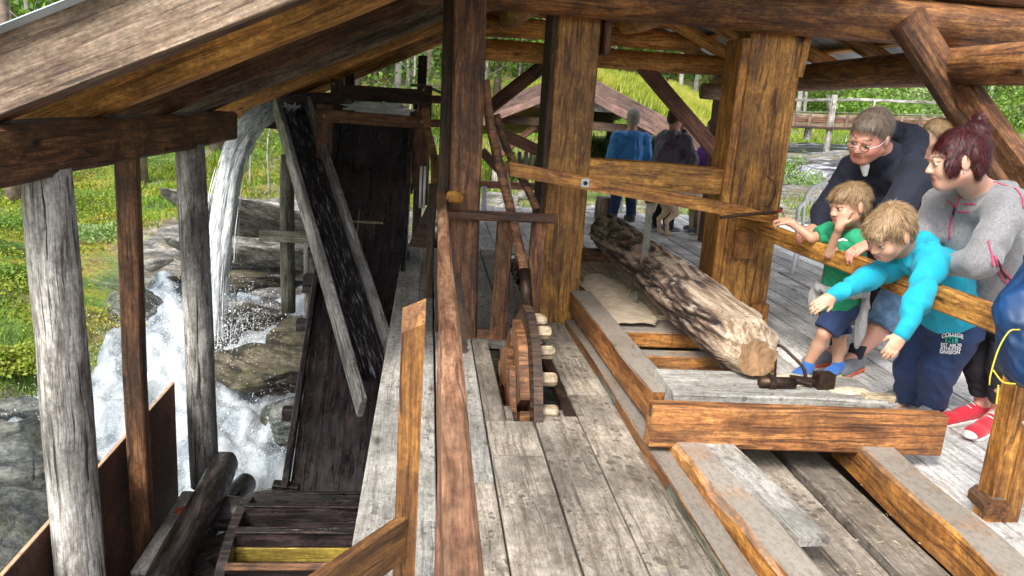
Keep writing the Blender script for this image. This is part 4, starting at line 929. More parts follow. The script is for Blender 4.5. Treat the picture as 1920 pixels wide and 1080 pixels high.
def tree(kind, x, y, s_, label, group, var=0):
    nm = {'birch': 'birch_tree', 'pine': 'pine_tree', 'spruce': 'spruce_tree', 'sapling': 'birch_sapling'}[kind]
    z = float(height(np.array([x]), np.array([y]))[0]) - .05
    t = thing(nm, label, 'tree', (x, y, z), group); Wm = Matrix.Translation((x, y, z)); rot = Matrix.Rotation(random.random() * 6.28, 4, 'Z') @ Matrix.Scale(s_, 4)
    key = (kind, var)
    if key not in protos:
        parts, C, T = make_tree(kind, var * 7 + len(kind)); V, F = [], []
        for v, f in parts: o = len(V); V += v; F += [tuple(i + o for i in g) for g in f]
        tk = mesh_obj('trunk', V, F, 'pinebark' if kind in ('pine', 'spruce') else 'birchbark', t, Wm @ rot, True)
        cr = leaf_obj('crown', C, rng.uniform(.6, 1.3, len(C)) * {'birch': .1, 'pine': .12, 'spruce': .11, 'sapling': .06}[kind], T, {'birch': 'birchleaf', 'pine': 'darkleaf', 'spruce': 'darkleaf', 'sapling': 'birchleaf'}[kind], t, Wm @ rot)
        protos[key] = (tk.data, cr.data)
    else:
        for nm2, me in zip(('trunk', 'crown'), protos[key]): link(bpy.data.objects.new(nm2, me), t, Wm @ rot)
    return t
TR = random.Random(5)
spots = []
for i in range(900):
    x, y = TR.uniform(-30, 42), 19 + 45 * TR.random() ** 1.25
    if y < 26 and (x > 1 or x < -9 and y < 23): continue
    if x > y * .95 + 2 or x < -y * .75: continue
    if any((x - a_) ** 2 + (y - b_) ** 2 < 4.2 for a_, b_ in spots): continue
    if rockiness(np.array([x]), np.array([y]))[0] > .8: continue
    spots.append((x, y))
    if len(spots) >= 175: break
for i, (x, y) in enumerate(spots):
    k = TR.choice(['birch', 'birch', 'pine', 'birch', 'spruce', 'pine'] if y > 27 else ['birch', 'birch', 'sapling'])
    tree(k, x, y, TR.uniform(.75, 1.2), {'birch': 'light green birch in the hillside wood behind the sawmill', 'pine': 'tall bare trunked pine in the hillside wood behind the sawmill', 'spruce': 'dark narrow spruce in the hillside wood behind the sawmill', 'sapling': 'thin young birch at the near edge of the hillside wood'}[k],
         {'birch': 'birches in the hillside wood', 'pine': 'pines in the hillside wood', 'spruce': 'spruces in the hillside wood', 'sapling': 'birch saplings at the wood edge'}[k], i % 3)
p = at(470, 345, 16); tree('sapling', p.x, p.y, .7, 'spindly birch sapling between the waterfall and the trestle post', None, 1)
p = at(505, 345, 15); tree('sapling', p.x, p.y, .6, 'leafless thin sapling stem right beside the mossy trestle post', None, 2)
p = at(410, 330, 19); tree('pine', p.x, p.y, .8, 'grey barked pine trunk just left of the arching waterfall', None, 1)
p = at(242, 30, 16); tree('pine', p.x, p.y, .9, 'pine trunk rising above the verge board near the top left', None, 2)
p = at(1, 30, 14); tree('pine', p.x, p.y, .6, 'pale trunk at the very top left corner', None, 0)
# far wood that reads as one mass
n_ = 90000; x = rng.uniform(-60, 65, n_); y = rng.uniform(44, 88, n_); k = vnoise(x, y, .25, 31, 3); z = height(x, y) + rng.random(n_) ** .8 * (4.5 + 3.5 * k)
tag(leaf_obj('far_wood', np.stack([x, y, z], -1), rng.uniform(.16, .34, n_), np.clip(.35 + .5 * vnoise(x, y, .3, 32, 3) + rng.normal(0, .18, n_), 0, 1), 'birchleaf'), 'far green wood covering the hillside as one mass', 'forest', kind='stuff')
# ================================================================== the log on the carriage
def barkmat():
    s = N('pine_log_bark'); v = s.coord((1, 1, 1), False); bare = s.n('Attribute', attribute_name='bare').outputs['Fac']; ht = s.n('Attribute', attribute_name='ht').outputs['Fac']
    vv = s.n('Mapping', {'Vector': v, 'Scale': (9, 22, 22)}).outputs[0]
    bark = s.ramp(ht, [(.2, (.022, .014, .011)), (.45, (.10, .06, .043)), (.75, (.21, .14, .10)), (1., (.34, .26, .19))])
    bark = s.mix(.7, bark, s.ramp(s.noise(vv, 1, 6, .75), [(.3, .35), (.7, 1.5)]), 'MULTIPLY')
    dn = s.ramp(s.noise(v, 6, 6, .7), [(.48, 0.), (.64, .8)]); nz = s.n('SeparateXYZ', {0: s.n('NewGeometry').outputs['Normal']}).outputs['Z']
    k = s.n('Math', {0: dn, 1: s.ramp(nz, [(.15, 0.), (.7, 1.)])}, operation='MULTIPLY').outputs[0]; bark = s.mix(k, bark, (.55, .46, .36))
    wd = s.ramp(s.noise(s.n('Mapping', {'Vector': v, 'Scale': (2, 30, 30)}).outputs[0], 1, 6, .7), [(.4, (.16, .1, .06)), (.5, (.36, .27, .18)), (.6, (.5, .42, .32))])
    spk = s.ramp(s.noise(v, 30, 3, .6), [(.6, 0.), (.68, .8)]); wd = s.mix(spk, wd, (.09, .06, .04))
    s.set(Base_Color=s.mix(bare, bark, wd), Roughness=.9); s.bump(s.noise(vv, 1.5, 6, .8), 1.0, .012); return s.m
M['bark'] = barkmat()
LA, LB = V3((1.585, 3.43, .42)), V3((1.60, 6.75, .43)); LFR = frame(LA, LB); LL = (LB - LA).length
nl, na = 430, 168; lv_, lb_, lh_ = [], [], []
t_ = np.linspace(0, LL, nl)[:, None] * np.ones((1, na)); q_ = np.linspace(0, 2 * np.pi, na, endpoint=False)[None, :] * np.ones((nl, 1))
cx_, cy_ = np.cos(q_), np.sin(q_)
def n3(x, y, z, s, seed): return (vnoise(x * s + z * .7 * s, y * s + z * .4 * s, 1, seed, 3) + vnoise(x * s + 9, z * s + y * .5 * s, 1, seed + 1, 3)) * .6
plate = np.abs(n3(t_ * .45, cx_ * .9, cy_ * .9, 6.5, 51)); fine_ = n3(t_ * .8, cx_, cy_, 14, 61)
hgt_ = np.clip(.15 + plate * 1.9 + .35 * fine_, 0, 1)
top_ = np.clip((cy_ - .45) * 2.6, 0, 1)       # local z is up
nearw = np.clip((1.05 - t_) / .5 + .8 * vnoise(t_, q_ * .8, 2.6, 71, 3), 0, 1); bare_ = np.clip((top_ * nearw + np.clip((.16 - t_) * 9, 0, 1) * .9 + np.clip(vnoise(t_, q_, 1.1, 73, 3) - .5, 0, 1) * 5 - .3) * 2.2, 0, 1)
R_ = .138 + .008 * np.sin(t_ * 2) + .006 * vnoise(t_, q_, 1, 75, 2) + (1 - bare_) * (.004 + .03 * hgt_) + bare_ * .004 * fine_
zz_ = R_ * cy_; yy_ = R_ * cx_; flat_ = .118 + .006 * vnoise(t_, yy_ * 20, 3, 77, 2) ; zz_ = np.where(t_ < 1.5, np.minimum(zz_, flat_ + np.clip(t_ - 1.0, 0, 1) * .07), zz_)
V = np.stack([t_, yy_, zz_], -1).reshape(-1, 3); i2 = np.arange(nl * na).reshape(nl, na); nxt = np.roll(i2, -1, 1)
F = np.stack([i2[:-1], nxt[:-1], nxt[1:], i2[1:]], -1).reshape(-1, 4)
# near end is hewn to a blunt wedge
w_ = np.clip((.16 - V[:, 0]) / .16, 0, 1); w_ = w_ * (1 + .35 * vnoise(V[:, 1] * 14, V[:, 2] * 14, 1, 99, 2)); V[:, 1] *= 1 - .38 * w_ ** 1.5; V[:, 2] = V[:, 2] * (1 - .42 * w_ ** 1.5) - .03 * w_; V[:, 0] += .05 * w_ * (V[:, 2] / .12)
lg = thing('sawmill_log', 'rough barked pine log lying on the carriage, its near top sawn bare', 'log', LA)
o = mesh_obj('log_body', V, F, 'bark', lg, LFR, True); attr(o.data, 'bare', bare_.ravel()); attr(o.data, 'ht', hgt_.ravel())
M['endgrain'] = plain('sawn_log_end', (.2, .115, .055), .85, var=.4, scale=14, bump=.4)
for t, nm in ((0, 0), (nl - 1, 1)):
    ring = V[t * na:(t + 1) * na]; ctr = ring.mean(0); vv_, ff_ = [], []
    for k in range(13):
        for j in range(na):
            q = ctr + (ring[j] - ctr) * (1 - k / 12.5); q = q + np.array([(.018 * mnoise.noise((q[1] * 22, q[2] * 9, 5)) + .006 * mnoise.noise((q[1] * 80, q[2] * 50, 1))) * min(1, k / 2), 0, 0]); vv_.append(tuple(q))
    for k in range(12):
        for j in range(na): a_ = (k * na + j, k * na + (j + 1) % na, (k + 1) * na + (j + 1) % na, (k + 1) * na + j); ff_.append(a_ if nm else a_[::-1])
    ff_.append(tuple(range(12 * na, 13 * na))[::(1 if nm else -1)]); mesh_obj('log_end', vv_, ff_, 'endgrain', lg, LFR, True)
cv, cf = [], []
for k in range(46):       # shreds of hanging bark
    i = random.randrange(20, nl - 60); j = random.randrange(0, na); p = LFR @ V3(V[i * na + j]); c0 = LFR @ V3((V[i * na + j][0], 0, 0)); n_ = (p - c0).normalized()
    if n_.z > .35: continue
    q = spline([p, p + n_ * .025 + V3((0, random.uniform(-.05, .05), -.02)), p + n_ * random.uniform(.01, .05) + V3((0, random.uniform(-.1, .1), -random.uniform(.05, .13)))], 3); w_ = random.uniform(.003, .01)
    for m_, x_ in enumerate(q):
        cv += [x_ + V3((0, w_, 0)), x_ - V3((0, w_, 0))]
        if m_: o_ = len(cv) - 4; cf.append((o_, o_ + 1, o_ + 3, o_ + 2))
tag(mesh_obj('bark_shred', cv, cf, 'brown', lg), kind='stuff')
# sawdust heaps lying along the bed and blocks
def heap(c, rx, ry, h, label, n=28, mat='dust'):
    v = []; c = V3(c)
    for i in range(n + 1):
        for j in range(n + 1):
            x, y = (i / n - .5) * 2, (j / n - .5) * 2; r = math.hypot(x, y) + .25 * mnoise.noise((x * 2 + c.x * 9, y * 2, 1)); v.append((x * rx, y * ry, h * max(-.25, (1 - r)) + .004 * mnoise.noise((x * 9, y * 9, 3))))
    f = [(i * (n + 1) + j, (i + 1) * (n + 1) + j, (i + 1) * (n + 1) + j + 1, i * (n + 1) + j + 1) for i in range(n) for j in range(n)]
    f = [q for q in f if max(v[k][2] for k in q) > -.12 * h]
    return tag(mesh_obj('sawdust', v, f, mat, None, Matrix.Translation(c), True), label, 'sawdust', None, 'stuff')
heap((1.33, 5.3, .212), .17, .7, .03, 'sawdust strewn over the carriage boards left of the log')
heap((1.83, 5.5, .212), .16, .8, .08, 'sawdust piled along the right side of the log')
heap((1.32, 4.3, .016), .14, .24, .02, 'sawdust on the sunken boards beneath the log')
heap((1.77, 3.42, .288), .13, .09, .02, 'chips and sawdust on the head block by the iron clamps')
heap((2.0, 3.3, .284), .1, .05, .012, 'small pile of chips at the right end of the head block')
# iron log dogs on the head block
dg = thing('log_clamp', 'black iron log clamp with chain, box and hooked lever on the head block', 'clamp', (1.7, 3.4, .3))
tube('roller', [(1.56, 3.30, .315), (1.73, 3.30, .315)], .026, 'iron', dg, 10)
tube('roller_collar', [(1.60, 3.30, .315), (1.63, 3.30, .315)], .034, 'iron', dg, 10, smooth=False)
for x in (1.66, 1.69): tube('spike', [(x, 3.42, .3), (x + .004, 3.45, .42)], .006, 'iron', dg, 6)
mesh_obj('clamp_box', *boxvf((1.885, 3.33, .32), (.085, .06, .075), .1), 'iron', dg)
mesh_obj('clamp_arm', *boxvf((1.80, 3.36, .312), (.12, .035, .02), -.3), 'iron', dg)
tube('clamp_bar', spline([(1.71, 3.36, .30), (1.75, 3.34, .315), (1.83, 3.32, .30)]), .013, 'iron', dg, 6)
tube('hook_lever', spline([at(1437, 652, 3.6), at(1462, 648, 3.58), at(1486, 668, 3.52), at(1506, 690, 3.45), at(1512, 716, 3.38)]), .0085, 'iron', dg, 8)
tube('hook_tip', [at(1437, 652, 3.6), at(1441, 664, 3.6)], .007, 'iron', dg, 6)
for i in range(9):
    c = V3((1.69 + i * .017, 3.37 - .03 * math.sin(i * .5), .302 + .004 * (i % 2))); tube('chain_link', [c + V3((.013 * math.cos(q), .009 * math.sin(q), .004 * math.sin(q))) for q in [6.283 * j / 7 for j in range(8)]], .004, 'iron', dg, 5)
tag(tube('wire', spline([at(1438, 330, 5.25), at(1452, 345, 5.2), at(1453, 365, 5.2), at(1443, 385, 5.22), at(1434, 388, 5.25)]), .004, 'iron', None, 5), 'thin bent wire sticking out of the thick right upright', 'wire')

# ================================================================== turf roofed shed beyond the yard
sh = thing('turf_shed', 'open shed with yellow green turf roof and reddish barge boards behind the sawmill', 'shed', (4, 17, 0))
RA, RB = V3((2.69, 15, 1.98)), V3((6.9, 22.2, 1.98)); ax = (RB - RA).normalized(); pe = V3((ax.y, -ax.x, 0)); W_ = 2.65; DZ = 1.12
for sgn, nm in ((1, 0), (-1, 1)):
    e0, e1 = RA + pe * W_ * sgn - V3((0, 0, DZ)), RB + pe * W_ * sgn - V3((0, 0, DZ)); up = V3((0, 0, .12))
    n_ = 22; v, T = [], []
    for i in range(n_ + 1):
        for j in range(n_ + 1):
            p = (RA.lerp(RB, i / n_)).lerp(e0.lerp(e1, i / n_), j / n_) + up; v.append(p + V3((0, 0, .05 * mnoise.noise(p * 2))))
    f = [(i * (n_ + 1) + j, (i + 1) * (n_ + 1) + j, (i + 1) * (n_ + 1) + j + 1, i * (n_ + 1) + j + 1) for i in range(n_) for j in range(n_)]
    M.setdefault('turf', plain('turf', (.22, .24, .04), .95, var=.4, scale=5, bump=.8))
    mesh_obj('turf_bed', v, f, 'turf', sh, None, True)
    mesh_obj('roof_deck', [RA, RB, e1, e0, RA - up, RB - up, e1 - up, e0 - up], [(0, 1, 2, 3), (7, 6, 5, 4), (0, 4, 5, 1), (2, 6, 7, 3), (0, 3, 7, 4), (1, 5, 6, 2)], 'brown', sh)
    k = 26000; a_, b_ = rng.random(k), rng.random(k); P0, P1, P2, P3 = map(np.array, (RA, RB, e0, e1))
    P = (P0 * (1 - a_[:, None]) + P1 * a_[:, None]) * (1 - b_[:, None]) + (P2 * (1 - a_[:, None]) + P3 * a_[:, None]) * b_[:, None] + np.array([0, 0, .12])
    tag(grass_obj('turf_grass', P, rng.uniform(.06, .26, k), 'turfgrass', np.clip(.45 + .5 * vnoise(P[:, 0], P[:, 1], .9, 41) + rng.normal(0, .15, k), 0, 1), sh, .009, .25), kind='stuff')
    o_ = -ax * .05
    beam('barge_board', RA + o_ + V3((0, 0, .02)), e0 + o_ + V3((0, 0, .02)), .05, .26, 'barge', sh, seg=3); beam('barge_board', RA + o_ * 2 + V3((0, 0, -.16)), e0 + o_ * 2 + V3((0, 0, -.16)), .05, .14, 'barge', sh, seg=3)
    beam('eave_board', e0 + V3((0, 0, .05)), e1 + V3((0, 0, .05)), .05, .22, 'silver', sh)
    for t in (.06, .5, .95):
        p = RA.lerp(RB, t) + pe * 1.75 * sgn; log('post', V3((p.x, p.y, -.9)), V3((p.x, p.y, 1.15)), .1, 'silver', sh)
    p = RA.lerp(RB, .06) + pe * 1.75 * sgn; beam('brace', V3((p.x, p.y, .35)), V3((p.x, p.y, 1.05)) - pe * .8 * sgn, .09, .12, 'red', sh)
beam('tie_beam', RA - pe * 2.1 + V3((0, 0, -.85)) + ax * .3, RA + pe * 2.1 + V3((0, 0, -.85)) + ax * .3, .14, .16, 'dark', sh)
beam('gable_board', RA - pe * .9 + V3((0, 0, -.5)) + ax * .2, RA + pe * .9 + V3((0, 0, -.5)) + ax * .2, .05, .16, 'silver', sh)
beam('far_barge_board', RB + ax * .05 + V3((0, 0, .12)), RB + pe * W_ - V3((0, 0, DZ - .12)) + ax * .05, .05, .12, 'deck', sh)
# ------------------------------------------------------------------ old flume on trestles far right
br = thing('flume_bridge', 'old plank flume on leaning trestles with a thin pale railing over the far stream', 'flume', at(1600, 230, 20))
def hl(px0, py0, px1, py1, Y, w_, h_, m_, nm, Y1=None): return beam(nm, at(px0, py0, Y), at(px1, py1, Y1 or Y), w_, h_, m_, br, wob=.006)
for k in range(3): hl(1440, 216 + k * 8, 1790, 224 + k * 8, 20, .06, .1, 'tan' if k != 1 else 'red', 'side_plank')
hl(1440, 236, 1790, 248, 19.9, .4, .06, 'dark', 'bottom_plank'); hl(1440, 208, 1790, 217, 20.3, .5, .03, 'silvermoss', 'side_plank')
for px in (1487, 1518, 1553, 1588, 1622, 1656, 1690, 1725): hl(px + 2, 211 + (px - 1487) * .03, px - 2, 240 + (px - 1487) * .03, 19.88, .07, .05, 'tan', 'stave')
hl(1566, 178, 1548, 292, 19.8, .12, .1, 'silver', 'trestle_post'); hl(1552, 178, 1560, 222, 20.4, .08, .08, 'silver', 'trestle_post'); hl(1516, 238, 1512, 262, 19.9, .14, .12, 'silver', 'trestle_post'); hl(1512, 172, 1508, 212, 20.3, .07, .07, 'silver', 'trestle_post')
hl(1460, 188, 1612, 187, 20.1, .05, .07, 'silver', 'rail'); hl(1612, 187, 1760, 192, 20.1, .05, .07, 'silver', 'rail'); hl(1640, 190, 1636, 225, 20.1, .06, .06, 'silver', 'rail_post')
# rear stream draped on the rock
nu_, nv_ = 34, 40; sv = []
for j in range(nv_ + 1):
    t = j / nv_; L0, R0 = V3((7.2 + 2.4 * t, 12.8 + 9 * t, 0)), V3((9.6 + 3.9 * t, 12.6 + 9 * t, 0))
    for i in range(nu_ + 1):
        p = L0.lerp(R0, i / nu_); p.x += .4 * math.sin(t * 7) + .35 * mnoise.noise((t * 5, i / nu_ * 2, 5)); sv.append(p)
A_ = np.array(sv)[:, :2]; zz = base_h(A_[:, 0], A_[:, 1]); zz = zz + .12 * vnoise(A_[:, 0], A_[:, 1] * .6, 1.2, 81, 4) + .07
edge = np.array([min(i, nu_ - i) for j in range(nv_ + 1) for i in range(nu_ + 1)]); zz = zz - np.clip(2 - edge, 0, 2) * .12
f = [(j * (nu_ + 1) + i, j * (nu_ + 1) + i + 1, (j + 1) * (nu_ + 1) + i + 1, (j + 1) * (nu_ + 1) + i) for j in range(nv_) for i in range(nu_)]
tag(mesh_obj('stream', np.c_[A_, zz], f, 'stream', None, None, True), kind='structure')
# ------------------------------------------------------------------ yard fittings seen between the posts
yr = thing('yard_railing', 'brown sloping yard rails and pickets seen between the two thick posts', 'railing', at(960, 300, 10.5))
for a_, b_, Y, w_, h_ in (((944, 252), (1022, 288), 10.2, .06, .15), ((903, 283), (935, 318), 10.6, .06, .12), ((900, 345), (1010, 350), 10.8, .08, .1)): beam('rail', at(*a_, Y), at(*b_, Y), w_, h_, 'red', yr)
for px in (962, 974, 986, 997): beam('picket', at(px, 320, 10.4), at(px, 284, 10.4), .05, .03, 'silver', yr)
beam('post', at(908, 402, 9.8), at(908, 350, 9.8), .06, .05, 'galv', yr)
beam('post', at(800, 320, 10.5), at(800, 200, 10.5), .07, .07, 'brown', yr)
for y in (205, 250): beam('rail', at(776, y - 20, 10.4), at(845, y - 18, 10.4), .06, .1, 'red', yr)
tag(tube('grey_pipe', spline([at(770, 160, 9.6), at(800, 162, 9.6), at(842, 182, 9.6)]), .018, 'steel', None, 6), 'thin grey pipe crossing above the flume head', 'pipe')
st = thing('tree_stump_seat', 'short sawn log standing on end by the dog', 'stump', gz(1312, 440)); p = gz(1314, 436)
log('stump_body', p, p + V3((0, 0, .26)), .14, 'tan', st); p = gz(1130, 410); st = thing('tree_stump_seat', 'short sawn log standing on end behind the far end of the big log', 'stump', p); log('stump_body', p, p + V3((0, 0, .3)), .13, 'tan', st)
tag(beam('post_bracket', at(1364, 290, 8.9), at(1362, 238, 8.9), .07, .05, 'galv', None), 'grey metal bracket strip fixed on the rear reddish post', 'bracket')
tag(beam('pack_box', gz(1150, 395), gz(1150, 395) + V3((0, 0, .42)), .22, .2, 'deck', None), 'pale box standing on the far deck behind the log end', 'box')

# white plastic chair
cc = thing('plastic_chair', 'white plastic garden chair with slotted round back on the deck behind the boy', 'chair', (3.98, 7.45, 0)); cm = Matrix.Translation((3.98, 7.45, 0)) @ Matrix.Rotation(math.radians(150), 4, 'Z')
def cp_(x, y, z): return cm @ V3((x, y, z))
for sx in (-1, 1):
    tube('leg', [cp_(sx * .24, .24, 0), cp_(sx * .22, .2, .42)], .022, 'white', cc, 8, squash=.5); tube('leg', [cp_(sx * .25, -.28, 0), cp_(sx * .21, -.2, .42)], .022, 'white', cc, 8, squash=.5)
    tube('armrest', spline([cp_(sx * .25, .22, .4), cp_(sx * .27, .22, .6), cp_(sx * .27, .1, .65), cp_(sx * .26, -.2, .66), cp_(sx * .23, -.27, .7)]), .02, 'white', cc, 8)
v = []
for i in range(9):
    for j in range(9): x, y = (i / 8 - .5) * .44, (j / 8 - .5) * .44; v.append(cp_(x, y, .42 - .015 * math.cos(x * 6) * math.cos(y * 6)))
v += [p - V3((0, 0, .012)) for p in v]; f = [(i * 9 + j, (i + 1) * 9 + j, (i + 1) * 9 + j + 1, i * 9 + j + 1) for i in range(8) for j in range(8)]; f += [tuple(81 + k for k in q[::-1]) for q in f]
mesh_obj('seat', v, f, 'white', cc, None, True)
rim = [cp_(-.23, -.2, .42), cp_(-.25, -.25, .65), cp_(-.22, -.3, .80), cp_(-.1, -.33, .87), cp_(.1, -.33, .87), cp_(.22, -.3, .80), cp_(.25, -.25, .65), cp_(.23, -.2, .42)]
tube('back_rim', spline(rim), .019, 'white', cc, 8)
for i in range(9):
    x = (i - 4) * .045; tp = .855 - (abs(i - 4) / 4) ** 2.2 * .06; tube('back_slat', [cp_(x, -.22, .46), cp_(x * 1.03, -.28, .66), cp_(x, -.325, tp)], .010, 'white', cc, 6, squash=.5)
tube('back_crossbar', [cp_(-.22, -.215, .47), cp_(.22, -.215, .47)], .016, 'white', cc, 6)

# chips and splinters lying about on the floor
cv, cf = [], []
for k in range(420):
    r_ = random.random()
    if r_ < .45: x, y, z = random.uniform(1.3, 2.0), random.uniform(1.6, 3.0), -.04
    elif r_ < .7: x, y, z = random.uniform(.12, .98), random.uniform(1.5, 5.0), .004
    elif r_ < .85: x, y, z = random.uniform(1.15, 2.1), random.uniform(3.2, 3.5), .293
    else: x, y, z = random.uniform(2.2, 2.9), random.uniform(2.3, 4.6), .006
    if .42 < x < .78 and 3.5 < y < 4.8: continue
    a_ = random.random() * 3.14; l_, w_ = random.uniform(.002, .007) * (1 if random.random() < .93 else 2), random.uniform(.001, .0025); d = V3((math.cos(a_), math.sin(a_), random.uniform(-.1, .25))) * l_; e = V3((-math.sin(a_), math.cos(a_), random.uniform(-.2, .2))) * w_; c = V3((x, y, z + .004)); o_ = len(cv)
    cv += [c - d - e, c + d - e, c + d + e, c - d + e, c + V3((0, 0, .003))]; cf += [(o_, o_ + 1, o_ + 4), (o_ + 1, o_ + 2, o_ + 4), (o_ + 2, o_ + 3, o_ + 4), (o_ + 3, o_, o_ + 4), (o_ + 3, o_ + 2, o_ + 1, o_)]
tag(mesh_obj('wood_chips', cv, cf, 'peg'), 'small wood chips and splinters scattered over the floorboards and head block', 'wood chips', kind='stuff')
# ================================================================== people: smooth-blended surfaces grown round posed skeletons
def A3(v): return np.array(v, float)
class Sdf:
    def __init__(s, res): s.res = res; s.ops = []; s.lo = np.full(3, 1e9); s.hi = np.full(3, -1e9)
    def _b(s, lo, hi): s.lo = np.minimum(s.lo, lo); s.hi = np.maximum(s.hi, hi)
    def cap(s, a, b, ra, rb=None, k=.02, sq=None, sub=False):
        a, b = A3(a), A3(b); rb = ra if rb is None else rb; m = max(ra, rb)
        if not sub: s._b(np.minimum(a, b) - m, np.maximum(a, b) + m)
        s.ops.append(('cap', a, b, ra, rb, k, sq, sub)); return s
    def ell(s, c, r, B=None, k=.02, sub=False):
        c, r = A3(c), A3(r); B = np.eye(3) if B is None else B; m = r.max()
        if not sub: s._b(c - m, c + m)
        s.ops.append(('ell', c, r, B, k, sub)); return s
    def chain(s, P, R, k=.02):
        for i in range(len(P) - 1): s.cap(P[i], P[i + 1], R[i], R[i + 1], k)
        return s
    def cut(s, n, p): n = A3(n); n /= np.linalg.norm(n); s.ops.append(('cut', n, A3(p))); return s
    def cutnear(s, n, p, rad): n = A3(n); n /= np.linalg.norm(n); s.ops.append(('cutn', n, A3(p), rad)); return s
    def fold(s, amp, freq, seed=0, stretch=(1, 1, 1)): s.ops.append(('fold', amp, freq, seed, stretch)); return s
    def mesh(s):
        h = s.res; lo = s.lo - .03; hi = s.hi + .03; n = np.ceil((hi - lo) / h).astype(int) + 1
        F = np.full(n, 1.0, np.float32); ax_ = [lo[i] + h * np.arange(n[i]) for i in range(3)]
        def sub_(l, u):
            i0 = np.clip(((l - lo) / h).astype(int), 0, n); i1 = np.clip(((u - lo) / h).astype(int) + 2, 0, n)
            g = np.meshgrid(*[ax_[i][i0[i]:i1[i]] for i in range(3)], indexing='ij', sparse=True)
            return tuple(slice(i0[i], i1[i]) for i in range(3)), g
        for op in s.ops:
            if op[0] == 'cap':
                _, a, b, ra, rb, k, sq, sb = op; m = max(ra, rb) + k + 3 * h; sl_, g = sub_(np.minimum(a, b) - m, np.maximum(a, b) + m); d = b - a; L2 = max(d @ d, 1e-9)
                px, py, pz = g[0] - a[0], g[1] - a[1], g[2] - a[2]; t = np.clip((px * d[0] + py * d[1] + pz * d[2]) / L2, 0, 1)
                D = np.sqrt((px - t * d[0]) ** 2 + (py - t * d[1]) ** 2 + (pz - t * d[2]) ** 2) - (ra + (rb - ra) * t)
            elif op[0] == 'ell':
                _, c, r, B, k, sb = op; m = r.max() + k + 3 * h; sl_, g = sub_(c - m, c + m); px, py, pz = g[0] - c[0], g[1] - c[1], g[2] - c[2]
                q = [px * B[0, i] + py * B[1, i] + pz * B[2, i] for i in range(3)]
                k0 = np.sqrt(sum((q[i] / r[i]) ** 2 for i in range(3))); k1 = np.sqrt(sum((q[i] / r[i] ** 2) ** 2 for i in range(3))) + 1e-9; D = k0 * (k0 - 1) / k1
            elif op[0] == 'cut':
                _, nn_, p = op; D = (ax_[0][:, None, None] - p[0]) * nn_[0] + (ax_[1][None, :, None] - p[1]) * nn_[1] + (ax_[2][None, None, :] - p[2]) * nn_[2]
                F = np.maximum(F, D.astype(np.float32)); continue
            elif op[0] == 'cutn':
                _, nn_, p, rad = op; sl_, g = sub_(p - rad, p + rad); D = (g[0] - p[0]) * nn_[0] + (g[1] - p[1]) * nn_[1] + (g[2] - p[2]) * nn_[2]
                rr = np.sqrt((g[0] - p[0]) ** 2 + (g[1] - p[1]) ** 2 + (g[2] - p[2]) ** 2); D = np.where(rr < rad, D, -1); F[sl_] = np.maximum(F[sl_], D); continue
            else:
                _, amp, fr_, seed, st_ = op; idx_ = np.nonzero(np.abs(F) < .05 + amp * 2); p = [ax_[i][idx_[i]] * st_[i] for i in range(3)]; r_ = np.random.default_rng(seed); acc = 0
                for o_ in range(5):
                    k_ = r_.normal(size=3); k_ *= fr_ * (1 + .45 * o_) / np.linalg.norm(k_); k2 = r_.normal(size=3) * fr_ * .5
                    acc = acc + np.sin(p[0] * k_[0] + p[1] * k_[1] + p[2] * k_[2] + 1.8 * np.sin(p[0] * k2[0] + p[1] * k2[1] + p[2] * k2[2] + o_)) / (1 + .5 * o_)
                F[idx_] += (amp * (np.abs(acc) - .8)).astype(np.float32); continue
            C = F[sl_]
            if sb:
                hh = np.clip(.5 - .5 * (C + D) / max(k, 1e-6), 0, 1); F[sl_] = C * (1 - hh) + (-D) * hh + k * hh * (1 - hh)
            else:
                hh = np.clip(.5 + .5 * (C - D) / max(k, 1e-6), 0, 1); F[sl_] = C * (1 - hh) + D * hh - k * hh * (1 - hh)
        S = F < 0; c8 = [S[a:n[0] - 1 + a, b:n[1] - 1 + b, c:n[2] - 1 + c] for a in (0, 1) for b in (0, 1) for c in (0, 1)]
        cnt = sum(c.astype(np.int8) for c in c8); act = (cnt > 0) & (cnt < 8); ci = np.argwhere(act); idm = np.full(act.shape, -1, np.int64); idm[act] = np.arange(len(ci))
        corners = [(a, b, c) for a in (0, 1) for b in (0, 1) for c in (0, 1)]; val = np.stack([F[ci[:, 0] + a, ci[:, 1] + b, ci[:, 2] + c] for a, b, c in corners], 1)
        acc = np.zeros((len(ci), 3)); num = np.zeros(len(ci))
        for i, ca in enumerate(corners):
            for j, cb in enumerate(corners):
                if j > i and sum(abs(p - q) for p, q in zip(ca, cb)) == 1:
                    m = (val[:, i] < 0) != (val[:, j] < 0); t = val[m, i] / (val[m, i] - val[m, j] + 1e-12); acc[m] += np.array(ca) + t[:, None] * (np.array(cb) - np.array(ca)); num[m] += 1
        V = lo + h * (ci + acc / num[:, None]); Fs = []
        for ax in range(3):
            o1, o2 = [(1, 2), (2, 0), (0, 1)][ax]; s0 = [slice(1, -1)] * 3; s1 = [slice(1, -1)] * 3; s0[ax] = slice(0, -1); s1[ax] = slice(1, None)
            ch_ = S[tuple(s0)] != S[tuple(s1)]; e = np.argwhere(ch_); off = np.ones(3, int); off[ax] = 0; e = e + off; ins = S[e[:, 0], e[:, 1], e[:, 2]]
            u_ = np.zeros(3, int); u_[o1] = 1; w_ = np.zeros(3, int); w_[o2] = 1
            q = np.stack([idm[tuple((e - u_ - w_).T)], idm[tuple((e - w_).T)], idm[tuple(e.T)], idm[tuple((e - u_).T)]], 1)
            q[~ins] = q[~ins][:, ::-1]; Fs.append(q)
        Fq = np.concatenate(Fs); return V, Fq[(Fq >= 0).all(1)]
